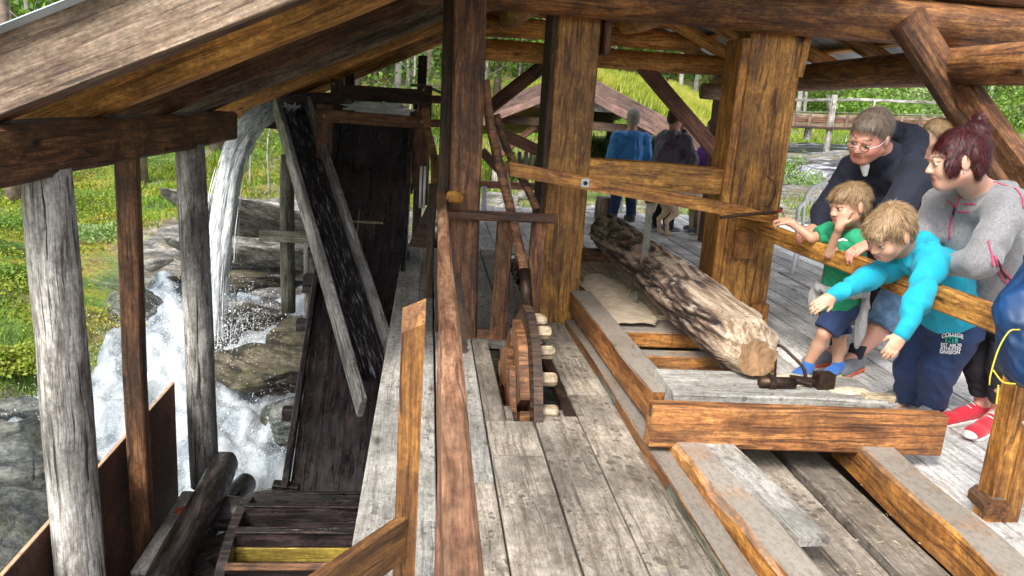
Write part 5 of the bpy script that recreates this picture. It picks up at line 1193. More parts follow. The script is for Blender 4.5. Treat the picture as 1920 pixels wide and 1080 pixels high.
def sdf_obj(name, sd_, mat, parent, mats=None, classify=None):
    V, F = sd_.mesh(); me = bpy.data.meshes.new(name); o = WM[parent.name].translation; fast_mesh(me, V - np.array(o), F)
    for m in (mats or [mat]): me.materials.append(M[m])
    if classify is not None: me.polygons.foreach_set('material_index', classify(V[F].mean(1)).astype(np.int32))
    me.polygons.foreach_set('use_smooth', [True] * len(me.polygons)); ob = bpy.data.objects.new(name, me); link(ob, parent, Matrix.Translation(o)); return ob, V, F
def basis(f, up=(0, 0, 1), roll=0.0):
    f = A3(f); f /= np.linalg.norm(f); r = np.cross(f, A3(up)); r /= np.linalg.norm(r); u = np.cross(r, f); c, s = math.cos(roll), math.sin(roll)
    return np.stack([r * c + u * s, f, u * c - r * s], 1)
def mixc(a, b, t): return A3(a) * (1 - t) + A3(b) * t
M['skin'] = None
def skinmat(name, c, red):
    s = N(name); v = s.coord(); n = s.noise(v, 7, 5, .6); s.set(Base_Color=s.ramp(n, [(.35, c), (.65, red)]), Roughness=.5, Subsurface_Weight=.12, Subsurface_Radius=(.5, .2, .1), Subsurface_Scale=.02); s.bump(s.noise(v, 130, 3, .6), .15, .002); return s.m
M['skin'] = skinmat('fair_skin', (.54, .345, .25), (.58, .3, .215)); M['skinred'] = skinmat('ruddy_skin', (.52, .29, .21), (.56, .23, .17)); M['skintan'] = skinmat('tanned_skin', (.5, .3, .2), (.52, .26, .17))
M['lip'] = plain('lips', (.42, .13, .11), .45); M['eye'] = plain('eye', (.04, .03, .025), .15); M['eyewhite'] = plain('eye_white', (.6, .58, .55), .3); M['browhair'] = plain('brow_hair', (.16, .1, .06), .9)
def cloth(name, col, var=.18, scale=8, rough=.85, bump=.5, bs=260, sheen=.2, two=None, heather=0):
    s = N(name); v = s.coord(rand=False); n1 = s.noise(v, scale, 5, .65); a = tuple(x * (1 - var) for x in col); b = two or tuple(x * (1 + var) for x in col); c = s.ramp(n1, [(.3, a), (.7, b)])
    if heather: c = s.mix(heather, c, s.ramp(s.noise(s.n('Mapping', {'Vector': v, 'Scale': (1, 1, .45)}).outputs[0], 170, 3, .8), [(.35, .35), (.65, 1.6)]), 'MULTIPLY')
    s.set(Base_Color=c, Roughness=rough, Sheen_Weight=sheen); s.bump(s.noise(v, bs, 3, .6), bump, .002); return s.m
M['navyfleece'] = cloth('navy_fleece', (.009, .012, .026), .35, bump=.8, sheen=.03); M['shirtwhite'] = cloth('white_shirt', (.72, .72, .7)); M['denim'] = cloth('denim', (.05, .12, .24), .45, 14, two=(.13, .25, .4))
M['heather'] = cloth('grey_heather_fleece', (.18, .18, .19), .12, heather=.5); M['blackcloth'] = cloth('black_cloth', (.014, .014, .02), .3, sheen=.0); M['cyan'] = cloth('turquoise_cotton', (.0, .30, .43), .15, 7, sheen=.05); M['navy'] = cloth('navy_jersey', (.01, .026, .085), .25, 7, sheen=.05)
M['green'] = cloth('green_cotton', (.01, .26, .12), .15, 7, sheen=.05); M['greyjacket'] = cloth('pale_grey_jersey', (.34, .34, .34), .12, heather=.3); M['blueshell'] = cloth('royal_blue_shell', (.004, .025, .08), .3, 6, .5, .2, sheen=.0, two=(.005, .05, .16)); M['purpleshell'] = cloth('dark_plum_shell', (.07, .055, .085), .3, 6, .5, .2)
M['blueshell2'] = cloth('bright_blue_shell', (.02, .17, .5), .3, 6, .5, .2, sheen=0, two=(.04, .3, .7)); M['purple'] = cloth('purple_cloth', (.16, .04, .35)); M['redcanvas'] = cloth('red_canvas', (.55, .012, .03)); M['sole'] = plain('white_rubber', (.72, .72, .7), .5, var=.05); M['blacksole'] = plain('dark_shoe', (.05, .05, .055), .6); M['greyshoe'] = cloth('grey_mesh_shoe', (.14, .15, .17)); M['orangesole'] = plain('orange_sole', (.65, .12, .04), .5)
M['blueshoe'] = cloth('blue_shoe', (.02, .12, .4)); M['limesole'] = plain('lime_sole', (.55, .65, .05), .5); M['pink'] = plain('pink_zip', (.5, .03, .1), .5); M['lime'] = cloth('yellow_hem', (.6, .6, .05)); M['print'] = plain('white_print', (.75, .76, .78), .7, var=.05); M['printgreen'] = plain('green_print', (.02, .38, .24), .7, var=.05); M['yellowcord'] = plain('yellow_cord', (.5, .42, .04), .6)
def hairmat(name, a, b, c):
    s = N(name); t = s.n('Attribute', attribute_name='tint').outputs['Fac']; v = s.coord(rand=False); n = s.noise(v, 60, 4, .8); k = s.n('Math', {0: t, 1: n}, operation='ADD').outputs[0]
    s.set(Base_Color=s.ramp(k, [(.35, a), (.8, b), (1.3, c)]), Roughness=.45, Specular_IOR_Level=.4); s.bump(n, .6, .003); return s.m
M['hairbrown'] = hairmat('brown_hair', (.02, .012, .007), (.07, .04, .022), (.15, .09, .05)); M['hairblond'] = hairmat('sandy_hair', (.07, .04, .018), (.22, .135, .065), (.42, .29, .16)); M['hairred'] = hairmat('dark_red_hair', (.008, .004, .005), (.02, .006, .008), (.085, .009, .011)); M['hairgreybrown'] = hairmat('grey_brown_hair', (.05, .035, .025), (.12, .085, .06), (.24, .19, .15)); M['hairgrey'] = hairmat('grey_hair', (.2, .18, .16), (.4, .37, .33), (.6, .56, .5)); M['hairmid'] = hairmat('streaked_hair', (.09, .05, .02), (.28, .18, .09), (.5, .38, .2))

def add_head(sd_, c, f, s_=1.0, roll=0.0, up=(0, 0, 1), child=False, neck=None, neckr=.055, chub=1.0):
    B = basis(f, up, roll); c = A3(c); P = lambda x, y, z: c + B @ (A3((x, y, z)) * s_)
    jw = .9 if child else chub; ch = .85 if child else 1.0
    sd_.ell(P(0, -.018, .03), A3((.075, .093, .085)) * s_, B); sd_.ell(P(0, .022, -.03), A3((.062 * jw, .07, .082)) * s_, B, .03)
    sd_.ell(P(0, .055, -.09 * ch), A3((.028 * jw, .025, .022)) * s_, B, .03)
    for sx in (-1, 1):
        sd_.cap(P(sx * .05 * jw, -.005, -.05), P(sx * .018, .055, -.088 * ch), .02 * s_, .016 * s_, .03); sd_.ell(P(sx * .034, .058, -.034), A3((.024, .022, .024)) * s_ * (1.12 if child else 1), B, .02)
        sd_.ell(P(sx * .031, .098, .0), A3((.016, .015, .011)) * s_, B, .014 * s_, True); sd_.ell(P(sx * .031, .079, -.001), A3((.0135, .0125, .0115)) * s_, B, .004 * s_)
        sd_.ell(P(sx * .079, -.008, -.004), A3((.010, .02, .033)) * s_, basis(B[:, 1] + B[:, 0] * sx * .35, B[:, 2]), .006 * s_)
    sd_.cap(P(-.03, .082, .018), P(.03, .082, .018), .0115 * s_, None, .014)
    sd_.cap(P(0, .086, .005), P(0, .1 if child else .103, -.03), .0065 * s_, .0105 * s_, .01 * s_)
    for sx in (-1, 1): sd_.ell(P(sx * .011, .094, -.033), A3((.009, .009, .007)) * s_, B, .006 * s_)
    sd_.cap(P(-.019, .082, -.058), P(.019, .082, -.058), .006 * s_, None, .007 * s_); sd_.cap(P(-.016, .08, -.069), P(.016, .08, -.069), .0065 * s_, None, .007 * s_)
    sd_.cap(P(-.022, .0905, -.0635), P(.022, .0905, -.0635), .0028 * s_, None, .003 * s_, None, True)
    if neck is not None: sd_.cap(P(0, -.025, -.05), neck, neckr * .95 * s_, neckr * 1.1 * s_, .03)
    def classify(X):
        L = (X - c) @ B / s_; out = np.zeros(len(X), int)
        lips = (np.abs(L[:, 0]) < .023 - .25 * np.abs(L[:, 2] + .0635)) & (np.abs(L[:, 2] + .0635) < .0095) & (L[:, 1] > .078); out[lips] = 1
        for sx in (-1, 1):
            e = ((L[:, 0] - sx * .031) / .0125) ** 2 + ((L[:, 2] + .001) / .0048) ** 2; out[(e < 1) & (L[:, 1] > .07)] = 3; e2 = ((L[:, 0] - sx * .031) / .0068) ** 2 + ((L[:, 2] + .001) / .0064) ** 2; out[(e2 < 1) & (L[:, 1] > .07)] = 2
            bx = sx * L[:, 0]; out[(bx > .012) & (bx < .05) & (np.abs(L[:, 2] - .0255 - .05 * (bx - .012) + 2.0 * np.maximum(0, bx - .032) ** 1.4) < .0032) & (L[:, 1] > .05)] = 4
            out[(np.abs(L[:, 0] - sx * .031) < .016) & (np.abs(L[:, 2] - .0068) < .0019) & (L[:, 1] > .07)] = 4
        return out
    return P, B, classify
def add_hand(sd_, w_, d, n, s_=1.0, thumb=1, curl=.5, spread=.0):
    """palm from wrist w_ along d, palm facing n; fingers curl towards n; thumb=+1/-1 picks its side"""
    B = basis(d, n); x, y, z = B[:, 0], B[:, 1], B[:, 2]; w_ = A3(w_)
    sd_.ell(w_ + y * .048 * s_, A3((.041, .052, .0165)) * s_, B, .014); sd_.cap(w_ - y * .01, w_ + y * .03 * s_, .024 * s_, .026 * s_, .02)
    for i, (ox, L) in enumerate(((-.031, .9), (-.0105, 1.05), (.0105, 1.0), (.031, .8))):
        ox *= -thumb; b0 = w_ + (y * (.088 - abs(i - 1.4) * .004) + x * ox) * s_; dy, dz = math.cos(curl), math.sin(curl); sp = x * (ox * spread * 8)
        b1 = b0 + (y * dy + z * dz + sp) * .042 * L * s_; dy, dz = math.cos(curl * 2.3), math.sin(curl * 2.3); b2 = b1 + (y * dy + z * dz + sp) * .028 * L * s_; dy, dz = math.cos(curl * 3.2), math.sin(curl * 3.2); b3 = b2 + (y * dy + z * dz) * .02 * L * s_
        sd_.cap(b0 - y * .02 * s_, b1, .0098 * s_, .0092 * s_, .004); sd_.cap(b1, b2, .0092 * s_, .0084 * s_, .003); sd_.cap(b2, b3, .0084 * s_, .0072 * s_, .003)
    t0 = w_ + (y * .022 + x * .026 * thumb) * s_; t1 = t0 + (y * .028 + x * .026 * thumb + z * .012) * s_; t2 = t1 + (y * .027 + x * .006 * thumb + z * (.012 + .012 * curl)) * s_
    sd_.cap(t0, t1, .0145 * s_, .0115 * s_, .008); sd_.cap(t1, t2, .0115 * s_, .0085 * s_, .003)
def hair_obj(parent, P, B, s_, mat, style, res=.006, seed=1, nst=5000, high=0.0):
    sd_ = Sdf(res); c0 = P(0, 0, 0)
    if style in ('short', 'boy'):
        sd_.ell(P(0, -.022, .038), A3((.082, .099, .088)) * s_, B); sd_.ell(P(0, .035, .075), A3((.062, .05, .036)) * s_, B, .02)
        sd_.ell(P(0, -.06, -.02), A3((.066, .05, .06)) * s_, B, .03)
        sd_.ell(P(0, .105, -.03 + high), A3((.11, .085, .085)) * s_, B, .012, True); sd_.ell(P(0, .03, -.085), A3((.12, .085, .085)) * s_, B, .012, True)
        if style == 'boy': sd_.ell(P(0, .075, .058), A3((.055, .025, .022)) * s_, B, .02)
    elif style == 'updo':
        sd_.ell(P(0, -.025, .036), A3((.085, .102, .09)) * s_, B); sd_.ell(P(0, -.06, -.02), A3((.07, .055, .065)) * s_, B, .03); sd_.ell(P(0, .11, -.035), A3((.11, .09, .095)) * s_, B, .012, True); sd_.ell(P(0, .03, -.11), A3((.12, .085, .09)) * s_, B, .012, True)
        for sx in (-1, 1): sd_.ell(P(sx * .072, .03, .0), A3((.014, .035, .05)) * s_, B, .02)
        sd_.ell(P(.0, -.075, .105), A3((.045, .045, .04)) * s_, B, .012); sd_.ell(P(.02, -.09, .14), A3((.025, .022, .028)) * s_, B, .012)
    else:
        sd_.ell(P(0, -.025, .035), A3((.086, .104, .09)) * s_, B); sd_.ell(P(0, -.05, -.06), A3((.08, .06, .09)) * s_, B, .03); sd_.ell(P(0, .12, -.03), A3((.1, .09, .1)) * s_, B, .012, True)
        for sx in (-1, 1): sd_.cap(P(sx * .075, .02, .03), P(sx * .07, -.0, -.1), .02 * s_, .018 * s_, .02)
    sd_.fold(.0016, 130, seed, (1, 1, .35)); sd_.fold(.0035 if style == 'updo' else .002, 45, seed + 1)
    ob, V, F = sdf_obj('hair', sd_, mat, parent); attr(ob.data, 'tint', rng.random(len(V)) * .25 + .1)
    # loose strands lying along the crown
    k = rng.integers(0, len(F), nst); fc = V[F[k]]; p = fc.mean(1); nrm = np.cross(fc[:, 1] - fc[:, 0], fc[:, 2] - fc[:, 0]); nrm /= np.linalg.norm(nrm, axis=1)[:, None] + 1e-9
    top = P(0, -.04, .14); fl_ = p - top; fl_ -= nrm * (fl_ * nrm).sum(1)[:, None]; fl_ /= np.linalg.norm(fl_, axis=1)[:, None] + 1e-9; side = np.cross(nrm, fl_); L = rng.uniform(.02, .05, nst)[:, None] * s_; jit = rng.normal(0, .1, (nst, 1))
    d = fl_ + side * jit; w_ = side * .0008; q = np.stack([p - w_, p + w_, p + d * L * .5 + nrm * .004 + w_ * .7, p + d * L * .5 + nrm * .004 - w_ * .7], 1); tp = p + d * L + nrm * rng.uniform(.0, .004, (nst, 1))
    Vs = np.concatenate([q.reshape(-1, 3), tp]); Fs = [(4 * i, 4 * i + 1, 4 * i + 2, 4 * i + 3) for i in range(nst)] + [(4 * i + 3, 4 * i + 2, 4 * nst + i) for i in range(nst)]
    o = WM[parent.name].translation; me = bpy.data.meshes.new('hair_strands'); me.from_pydata([tuple(x) for x in Vs - np.array(o)], [], Fs); t = rng.random(nst); attr(me, 'tint', np.concatenate([np.repeat(t, 4), t])); me.materials.append(M[mat])
    so_ = bpy.data.objects.new('hair_strands', me); so_['kind'] = 'stuff'; link(so_, ob, Matrix.Translation(o))
    return ob
def shoe(parent, heel, toe, mat, sole, s_=1.0, high=.0, nm='shoe'):
    heel, toe = A3(heel), A3(toe); d = toe - heel; d[2] = 0; L = np.linalg.norm(d); d /= L; B = basis(d); sd_ = Sdf(.005); P = lambda x, y, z: heel + B @ A3((x, y, z))
    w_ = .042 * s_
    sd_.cap(P(0, .03, .05), P(0, L * .55, .045), w_ * .86, w_ * .9, .03); sd_.ell(P(0, L * .76, .035), (w_ * 1.1, L * .25, .038 * s_), B, .03); sd_.cap(P(0, .035, .05), P(0, .04, .085 + high), w_ * .85, w_ * .9, .02); sd_.cap(P(0, .06, .08), P(0, L * .5, .05), w_ * .7, w_ * .7, .03)
    sd_.cut((0, 0, -1), P(0, 0, .016)); sd_.cut((0, 0, 1), P(0, 0, .105 + high)); ob, _, _ = sdf_obj(nm, sd_, mat, parent)
    s2 = Sdf(.005); s2.cap(P(0, .04, .02), P(0, L * .4, .02), w_ * 1.02, w_ * .95, .02); s2.cap(P(0, L * .4, .02), P(0, L * .78, .02), w_ * .95, w_ * 1.12, .02); s2.cut((0, 0, 1), P(0, 0, .026)); s2.cut((0, 0, -1), P(0, 0, .001)); sdf_obj('sole', s2, sole, ob)
    if mat == 'redcanvas':
        s3 = Sdf(.005); s3.ell(P(0, L * .9, .03), (w_ * .85, .05, .03), B, .02); s3.cut((0, 0, -1), P(0, 0, .02)); sdf_obj('toe_cap', s3, 'sole', ob)
    if mat != 'blacksole':
        for i in range(5):
            y = L * (.34 + .075 * i); z = .093 - .012 * i + high * .3; tube('lace', [P(-.022, y, z - .006), P(0, y + .006, z + .004), P(.022, y, z - .006)], .0028, 'sole', ob, 5)
    return ob
def band(parent, name, pts, r, mat, **k): return tube(name, spline([V3(p) for p in pts], 5), r, mat, parent, 6, **k)

# ------------------------------------------------------------------ the man in navy fleece
def man_():
    o = gz(1590, 700); t = thing('person', 'older man with glasses in navy fleece and denim shorts, leaning both hands on the handrail', 'person', (o.x, o.y, 0))
    hc = at(1630, 256, 4.02); f = (-.78, -.52, -.42); nk = A3(at(1676, 305, 4.2)); shR, shL = A3(at(1600, 322, 4.42)), A3(at(1722, 332, 3.98)); elR, elL = A3(at(1545, 400, 4.42)), A3(at(1650, 432, 3.86))
    wR, wL = A3((2.25, 4.86, .885)), A3(at(1612, 478, 3.86)); wR = A3((2.30, A3(atx(1500, 450, 2.2))[1], .895)); wL = A3((2.32, A3(atx(1596, 482, 2.2))[1] + .03, .895)); ch_ = A3(at(1670, 385, 4.32)); bl_ = A3(at(1695, 455, 4.52)); hp = A3(at(1688, 505, 4.66)); hR, hL = hp + A3((-.04, .12, 0)), hp + A3((.02, -.1, -.02))
    kR, kL = A3((2.72, 4.75, .47)), A3(at(1650, 612, 4.5)); aR, aL = A3((2.62, 4.55, .1)), A3(at(1602, 668, 4.42))
    sd_ = Sdf(.006); P, B, cl = add_head(sd_, hc, f, 1.16, .22, neck=nk, neckr=.062, chub=1.18); hs_ = .05
    sd_.chain([nk, ch_, bl_, hp], [.1, .14, .15, .13]); sd_.cap(shR, shL, .06, .06, .05)
    for a_, b_, c_ in ((shR, elR, wR), (shL, elL, wL)): sd_.cap(a_, b_, .052, .042); sd_.cap(b_, c_, .042, .028)
    for a_, b_, c_ in ((hR, kR, aR), (hL, kL, aL)): sd_.cap(a_, b_, .085, .062, .03); m_ = mixc(b_, c_, .35) + A3((.02, .015, 0)); sd_.cap(b_, m_, .056, .06, .02); sd_.cap(m_, c_, .06, .036, .02); sd_.cap(c_, c_ + A3((-.1, -.03, -.06)), .036, .03, .02)
    add_hand(sd_, wR, (-1, -.25, -.25), (-.25, 0, -1), 1.05, 1, .55); add_hand(sd_, wL, (-1, -.2, -.25), (-.25, 0, -1), 1.08, -1, .55)
    sdf_obj('body', sd_, None, t, ['skinred', 'lip', 'eye', 'eyewhite', 'browhair'], cl); hair_obj(t, P, B, 1.16, 'hairgreybrown', 'short', seed=4, high=.022)
    j = Sdf(.008); j.chain([nk + A3((.02, .02, -.03)), ch_, bl_, hp + A3((0, 0, .05))], [.115, .195, .2, .175], .06); j.cap(shR, shL, .085, .085, .07); j.cap(nk + A3((.05, .03, .0)), nk + A3((.07, .0, .03)), .075, .06, .04)
    for a_, b_, c_ in ((shR, elR, wR), (shL, elL, wL)): j.cap(a_, b_, .088, .07, .05); j.cap(b_, mixc(b_, c_, .9), .07, .046, .03)
    j.cap(P(0, -.06, -.1), nk, .078, .11, .04); j.cap(P(0, .1, -.1), P(0, .1, -.24), .045, .035, .02, None, True); j.fold(.0055, 22, 5); sdf_obj('fleece_jacket', j, 'navyfleece', t)
    hd = Sdf(.007); hd.cap(A3(at(1672, 245, 4.28)), A3(at(1712, 262, 4.2)), .06, .075, .03); hd.cap(A3(at(1712, 262, 4.2)), A3(at(1706, 306, 4.05)), .075, .06, .03); hd.fold(.006, 40, 8); sdf_obj('hood', hd, 'navyfleece', t)
    c_ = Sdf(.005); c_.cap(P(-.02, .035, -.13), P(-.028, .035, -.17), .024, .014, .01); sdf_obj('shirt_collar', c_, 'shirtwhite', t)
    s2 = Sdf(.008); s2.ell(hp, (.18, .18, .14), None, .05)
    for a_, b_ in ((hR, kR), (hL, kL)): s2.cap(a_, b_ + A3((0, 0, .02)), .115, .095, .05); s2.cutnear(b_ - a_, b_ + (b_ - a_) * .02, .2)
    s2.fold(.006, 30, 3); sdf_obj('denim_shorts', s2, 'denim', t)
    for c0 in (aR, aL): k_ = Sdf(.006); k_.cap(c0 + A3((.03, .02, .08)), c0 + A3((0, 0, -.02)), .05, .045, .01); k_.cut((0, 0, 1), c0 + A3((0, 0, .07))); sdf_obj('sock', k_, 'blackcloth', t)
    shoe(t, aR + A3((.07, .03, -.1)), aR + A3((-.24, -.08, -.1)), 'greyshoe', 'orangesole', 1.1); shoe(t, (aL + A3((.07, .04, 0))) * A3((1, 1, 0)), aL * A3((1, 1, 0)) + A3((-.17, -.14, 0)), 'greyshoe', 'orangesole', 1.1)
    # glasses
    gl = thing('spectacles', 'thin framed spectacles on the nose of the man in navy', 'glasses', P(0, .1, 0))
    for sx in (-1, 1):
        c1 = P(sx * .033, .108, -.004); tube('rim', [V3(c1 + B @ A3((.024 * math.cos(q), -.004 * abs(math.cos(q)), .017 * math.sin(q)))) for q in [6.283 * i / 14 for i in range(15)]], .0022, 'iron', gl, 5); tube('temple', [V3(P(sx * .056, .105, .003)), V3(P(sx * .078, .06, .004)), V3(P(sx * .082, -.01, .01))], .002, 'galv', gl, 5)
    tube('bridge', [V3(P(-.01, .116, .0)), V3(P(.01, .116, .0))], .0022, 'galv', gl, 5)
man_()

# ------------------------------------------------------------------ the boy in the green shirt
def boyg_():
    o = gz(1540, 705); t = thing('person', 'boy in green t-shirt with grey jacket round his waist, chin resting on his hand', 'person', (o.x, o.y, 0))
    hc = at(1592, 386, 3.98); f = (-.93, -.18, -.16); nk = A3(at(1598, 432, 4.05)); shL, shR = A3(at(1606, 452, 3.93)), A3(at(1556, 437, 4.22)); elL = A3(atx(1556, 476, 2.2)); haL = A3(at(1575, 424, 3.93)); elR = A3(at(1522, 446, 4.22)); wR = A3(at(1484, 418, 4.3))
    ch_, hp = A3(at(1585, 490, 4.16)), A3(at(1572, 575, 4.3)); hL, hR = hp + A3((.0, -.055, 0)), hp + A3((-.01, .06, 0)); kL, kR = A3(at(1545, 626, 4.22)), A3(at(1574, 634, 4.3)); aL, aR = A3(at(1510, 690, 4.28)), A3(at(1568, 690, 4.3))
    sd_ = Sdf(.005); P, B, cl = add_head(sd_, hc, f, 1.03, -.05, child=True, neck=nk, neckr=.042); sd_.chain([nk, ch_, hp], [.055, .075, .08]); sd_.cap(shL, shR, .035, .035, .04)
    for a_, b_, c_ in ((shL, elL, haL), (shR, elR, wR)): sd_.cap(a_, b_, .034, .028, .015); sd_.cap(b_, c_, .029, .02, .01)
    for a_, b_, c_ in ((hL, kL, aL), (hR, kR, aR)): sd_.cap(a_, b_, .058, .04, .02); m_ = mixc(b_, c_, .35) + A3((.012, .01, 0)); sd_.cap(b_, m_, .038, .04, .015); sd_.cap(m_, c_, .04, .026, .015); sd_.cap(c_, c_ + A3((-.06, -.02, -.04)), .026, .022)
    add_hand(sd_, haL, A3((.25, .0, 1)), (.9, .25, -.1), .72, -1, .5); add_hand(sd_, wR, A3(at(1464, 410, 4.35)) - wR, (.1, .2, -1), .82, 1, .8)
    sdf_obj('body', sd_, None, t, ['skintan', 'lip', 'eye', 'eyewhite', 'browhair'], cl); hair_obj(t, P, B, 1.03, 'hairblond', 'boy', .005, 6)
    j = Sdf(.006); j.chain([nk + A3((0, 0, -.035)), ch_, mixc(ch_, hp, .93)], [.06, .102, .118], .04); j.cap(shL, shR, .055, .055, .04); j.cap(shL, mixc(shL, elL, .55), .056, .05, .03); j.cap(shR, mixc(shR, elR, .7), .056, .052, .03); j.cutnear(elL - shL, mixc(shL, elL, .55), .085); j.cutnear(elR - shR, mixc(shR, elR, .7), .085); j.cutnear(P(0, 0, .3) - P(0, 0, 0), nk + A3((0, 0, .01)), .09); j.fold(.005, 38, 9); sdf_obj('t_shirt', j, 'green', t)
    s2 = Sdf(.006); s2.ell(hp, (.11, .115, .09), None, .04)
    for a_, b_ in ((hL, kL), (hR, kR)): s2.cap(a_, b_, .085, .075, .03); s2.cutnear(b_ - a_, mixc(a_, b_, .9), .15)
    s2.fold(.004, 34, 2); sdf_obj('shorts', s2, 'navy', t)
    g = Sdf(.006); w0 = mixc(ch_, hp, .6)
    for q in range(14):
        a_ = 6.283 * q / 14; g.cap(w0 + A3((.125 * math.cos(a_), .13 * math.sin(a_), .0)), w0 + A3((.125 * math.cos(a_ + .45), .13 * math.sin(a_ + .45), 0)), .022, .022, .02)
    for ox, oy, oz, rx, ry, rz_ in ((.125, -.05, -.15, .025, .055, .19), (-.115, .07, -.08, .02, .06, .1), (.11, .1, -.14, .04, .05, .16)): g.ell(w0 + A3((ox, oy, oz)), (rx, ry, rz_), None, .03)
    g.fold(.007, 36, 4, (1, 1, .35)); sdf_obj('tied_jacket', g, 'greyjacket', t)
    shoe(t, aL * A3((1, 1, 0)) + A3((.05, .02, 0)), aL * A3((1, 1, 0)) + A3((-.12, -.1, 0)), 'blueshoe', 'limesole', .85); shoe(t, aR * A3((1, 1, 0)) + A3((.05, .03, 0)), aR * A3((1, 1, 0)) + A3((-.13, -.1, 0)), 'blueshoe', 'limesole', .85)
    for c_ in (aL, aR): k_ = Sdf(.005); k_.cap(c_ + A3((0, 0, .02)), c_ + A3((0, 0, -.03)), .031, .03, .01); k_.cut((0, 0, 1), c_ + A3((0, 0, .015))); sdf_obj('sock', k_, 'limesole', t)
    band(t, 'shirt_print', [at(1572, 452, 3.83), at(1580, 449, 3.82), at(1588, 452, 3.82)], .006, 'print')
boyg_()

# ------------------------------------------------------------------ the boy in turquoise reaching over the rail
def boyb_():
    o = gz(1725, 765); t = thing('person', 'fair haired boy in turquoise hoodie and navy sweatpants stretched over the handrail', 'person', (o.x, o.y, 0))
    hc = at(1668, 438, 3.30); f = (-.82, -.22, -.55); nk = A3(at(1705, 474, 3.38)); shL, shR = A3(at(1748, 492, 3.22)), A3(at(1698, 492, 3.5)); elR, wR = A3(at(1625, 522, 3.38)), A3(at(1560, 556, 3.3)); elL, wL = A3(at(1718, 570, 3.08)), A3(at(1690, 628, 3.02))
    ch_, w0, hp = A3(at(1765, 520, 3.45)), A3(at(1775, 560, 3.58)), A3(at(1772, 612, 3.66)); hL, hR = hp + A3((.03, -.08, 0)), hp + A3((-.02, .08, 0)); kL, kR = A3(at(1760, 690, 3.62)), A3(at(1712, 690, 3.78)); aL, aR = A3(at(1748, 762, 3.72)), A3(at(1700, 748, 3.86))
    sd_ = Sdf(.005); P, B, cl = add_head(sd_, hc, f, 1.06, .12, child=True, neck=nk, neckr=.045); sd_.chain([nk, ch_, w0, hp], [.06, .08, .08, .09]); sd_.cap(shL, shR, .04, .04, .04)
    for a_, b_, c_ in ((shL, elL, wL), (shR, elR, wR)): sd_.cap(a_, b_, .036, .03, .015); sd_.cap(b_, c_, .03, .022, .01)
    for a_, b_, c_ in ((hL, kL, aL), (hR, kR, aR)): sd_.cap(a_, b_, .06, .045, .02); sd_.cap(b_, c_, .043, .028, .015); sd_.cap(c_, c_ + A3((-.06, -.02, -.04)), .026, .022)
    add_hand(sd_, wR, A3(at(1540, 568, 3.28)) - wR, (.1, .75, -.65), .72, 1, .3); add_hand(sd_, wL, A3(at(1672, 656, 3.0)) - wL, (.35, .9, -.2), .72, -1, .3)
    sdf_obj('body', sd_, None, t, ['skintan', 'lip', 'eye', 'eyewhite', 'browhair'], cl); hair_obj(t, P, B, 1.06, 'hairblond', 'boy', .005, 16, 6500)
    j = Sdf(.0065); j.chain([nk + A3((.03, 0, -.02)), ch_, w0, mixc(w0, hp, .45)], [.085, .13, .14, .145], .05); j.cap(shL, shR, .07, .07, .05)
    for a_, b_, c_ in ((shL, elL, wL), (shR, elR, wR)): j.cap(a_, b_, .066, .052, .04); j.cap(b_, mixc(b_, c_, .95), .051, .033, .03)
    for p in (w0 + A3((.06, .09, -.02)), w0 + A3((.12, -.02, -.02))): j.ell(p, (.1, .1, .1), None, .05)
    j.cutnear(hp - w0, mixc(w0, hp, .5), .25); j.fold(.007, 25, 12); sdf_obj('hoodie', j, 'cyan', t)
    h = Sdf(.006); h.cap(nk + A3((.02, .06, .05)), nk + A3((.09, .03, .04)), .045, .05, .03); h.cap(nk + A3((.09, .03, .04)), nk + A3((.06, -.07, .02)), .05, .04, .03); h.cap(nk + A3((.06, -.07, .02)), nk + A3((-.01, -.05, -.03)), .04, .03, .03); h.fold(.006, 50, 3); sdf_obj('hood', h, 'cyan', t)
    s2 = Sdf(.006); s2.cap(mixc(w0, hp, .35), hp, .125, .13, .05)
    for a_, b_, c_ in ((hL, kL, aL), (hR, kR, aR)): s2.cap(a_, b_, .108, .09, .035); s2.cap(b_, c_ + A3((0, 0, -.01)), .09, .066, .03)
    s2.cut((0, 0, -1), (0, 0, .03)); s2.cutnear(mixc(hp, w0, 1) - hp, mixc(w0, hp, .3), .25); s2.fold(.006, 30, 7); po, PV, PF = sdf_obj('sweatpants', s2, 'navy', t)
    bv = BVHTree.FromPolygons([tuple(v) for v in PV], [tuple(int(i) for i in q) for q in PF])
    def onto(px, py, lift=.003):
        d = ray(px, py).normalized(); h_, n_, _, _ = bv.ray_cast(CAM, d); return (h_ + n_ * lift) if h_ else None
    def text(s_, px, py, hgt, wdt, mat, arch=0.0, sl_=0.0, bold=.012):
        cu = bpy.data.curves.new('t', 'FONT'); cu.body = s_; cu.size = 1; cu.align_x = 'CENTER'; cu.offset = bold; cu.resolution_u = 3; ob = bpy.data.objects.new('t', cu); COL.objects.link(ob); me = bpy.data.meshes.new_from_object(ob.evaluated_get(bpy.context.evaluated_depsgraph_get())); bpy.data.objects.remove(ob)
        bm = bmesh.new(); bm.from_mesh(me); bmesh.ops.triangulate(bm, faces=bm.faces); bmesh.ops.subdivide_edges(bm, edges=bm.edges, cuts=1); xs_ = [v.co.x for v in bm.verts]; W2 = max(xs_) - min(xs_); ok = True
        for v in bm.verts:
            u_ = v.co.x / W2; x_ = px + u_ * wdt; y_ = py - v.co.y / .72 * hgt + arch * u_ * u_ * 4 + sl_ * u_; p = onto(x_, y_)
            if p is None: p = onto(px, py) or V3(hp)
            v.co = p - V3((o.x, o.y, 0))
        bm.to_mesh(me); bm.free(); me.name = 'lettering'; me.materials.append(M[mat]); tx = bpy.data.objects.new('lettering', me); link(tx, po, Matrix.Translation((o.x, o.y, 0)))
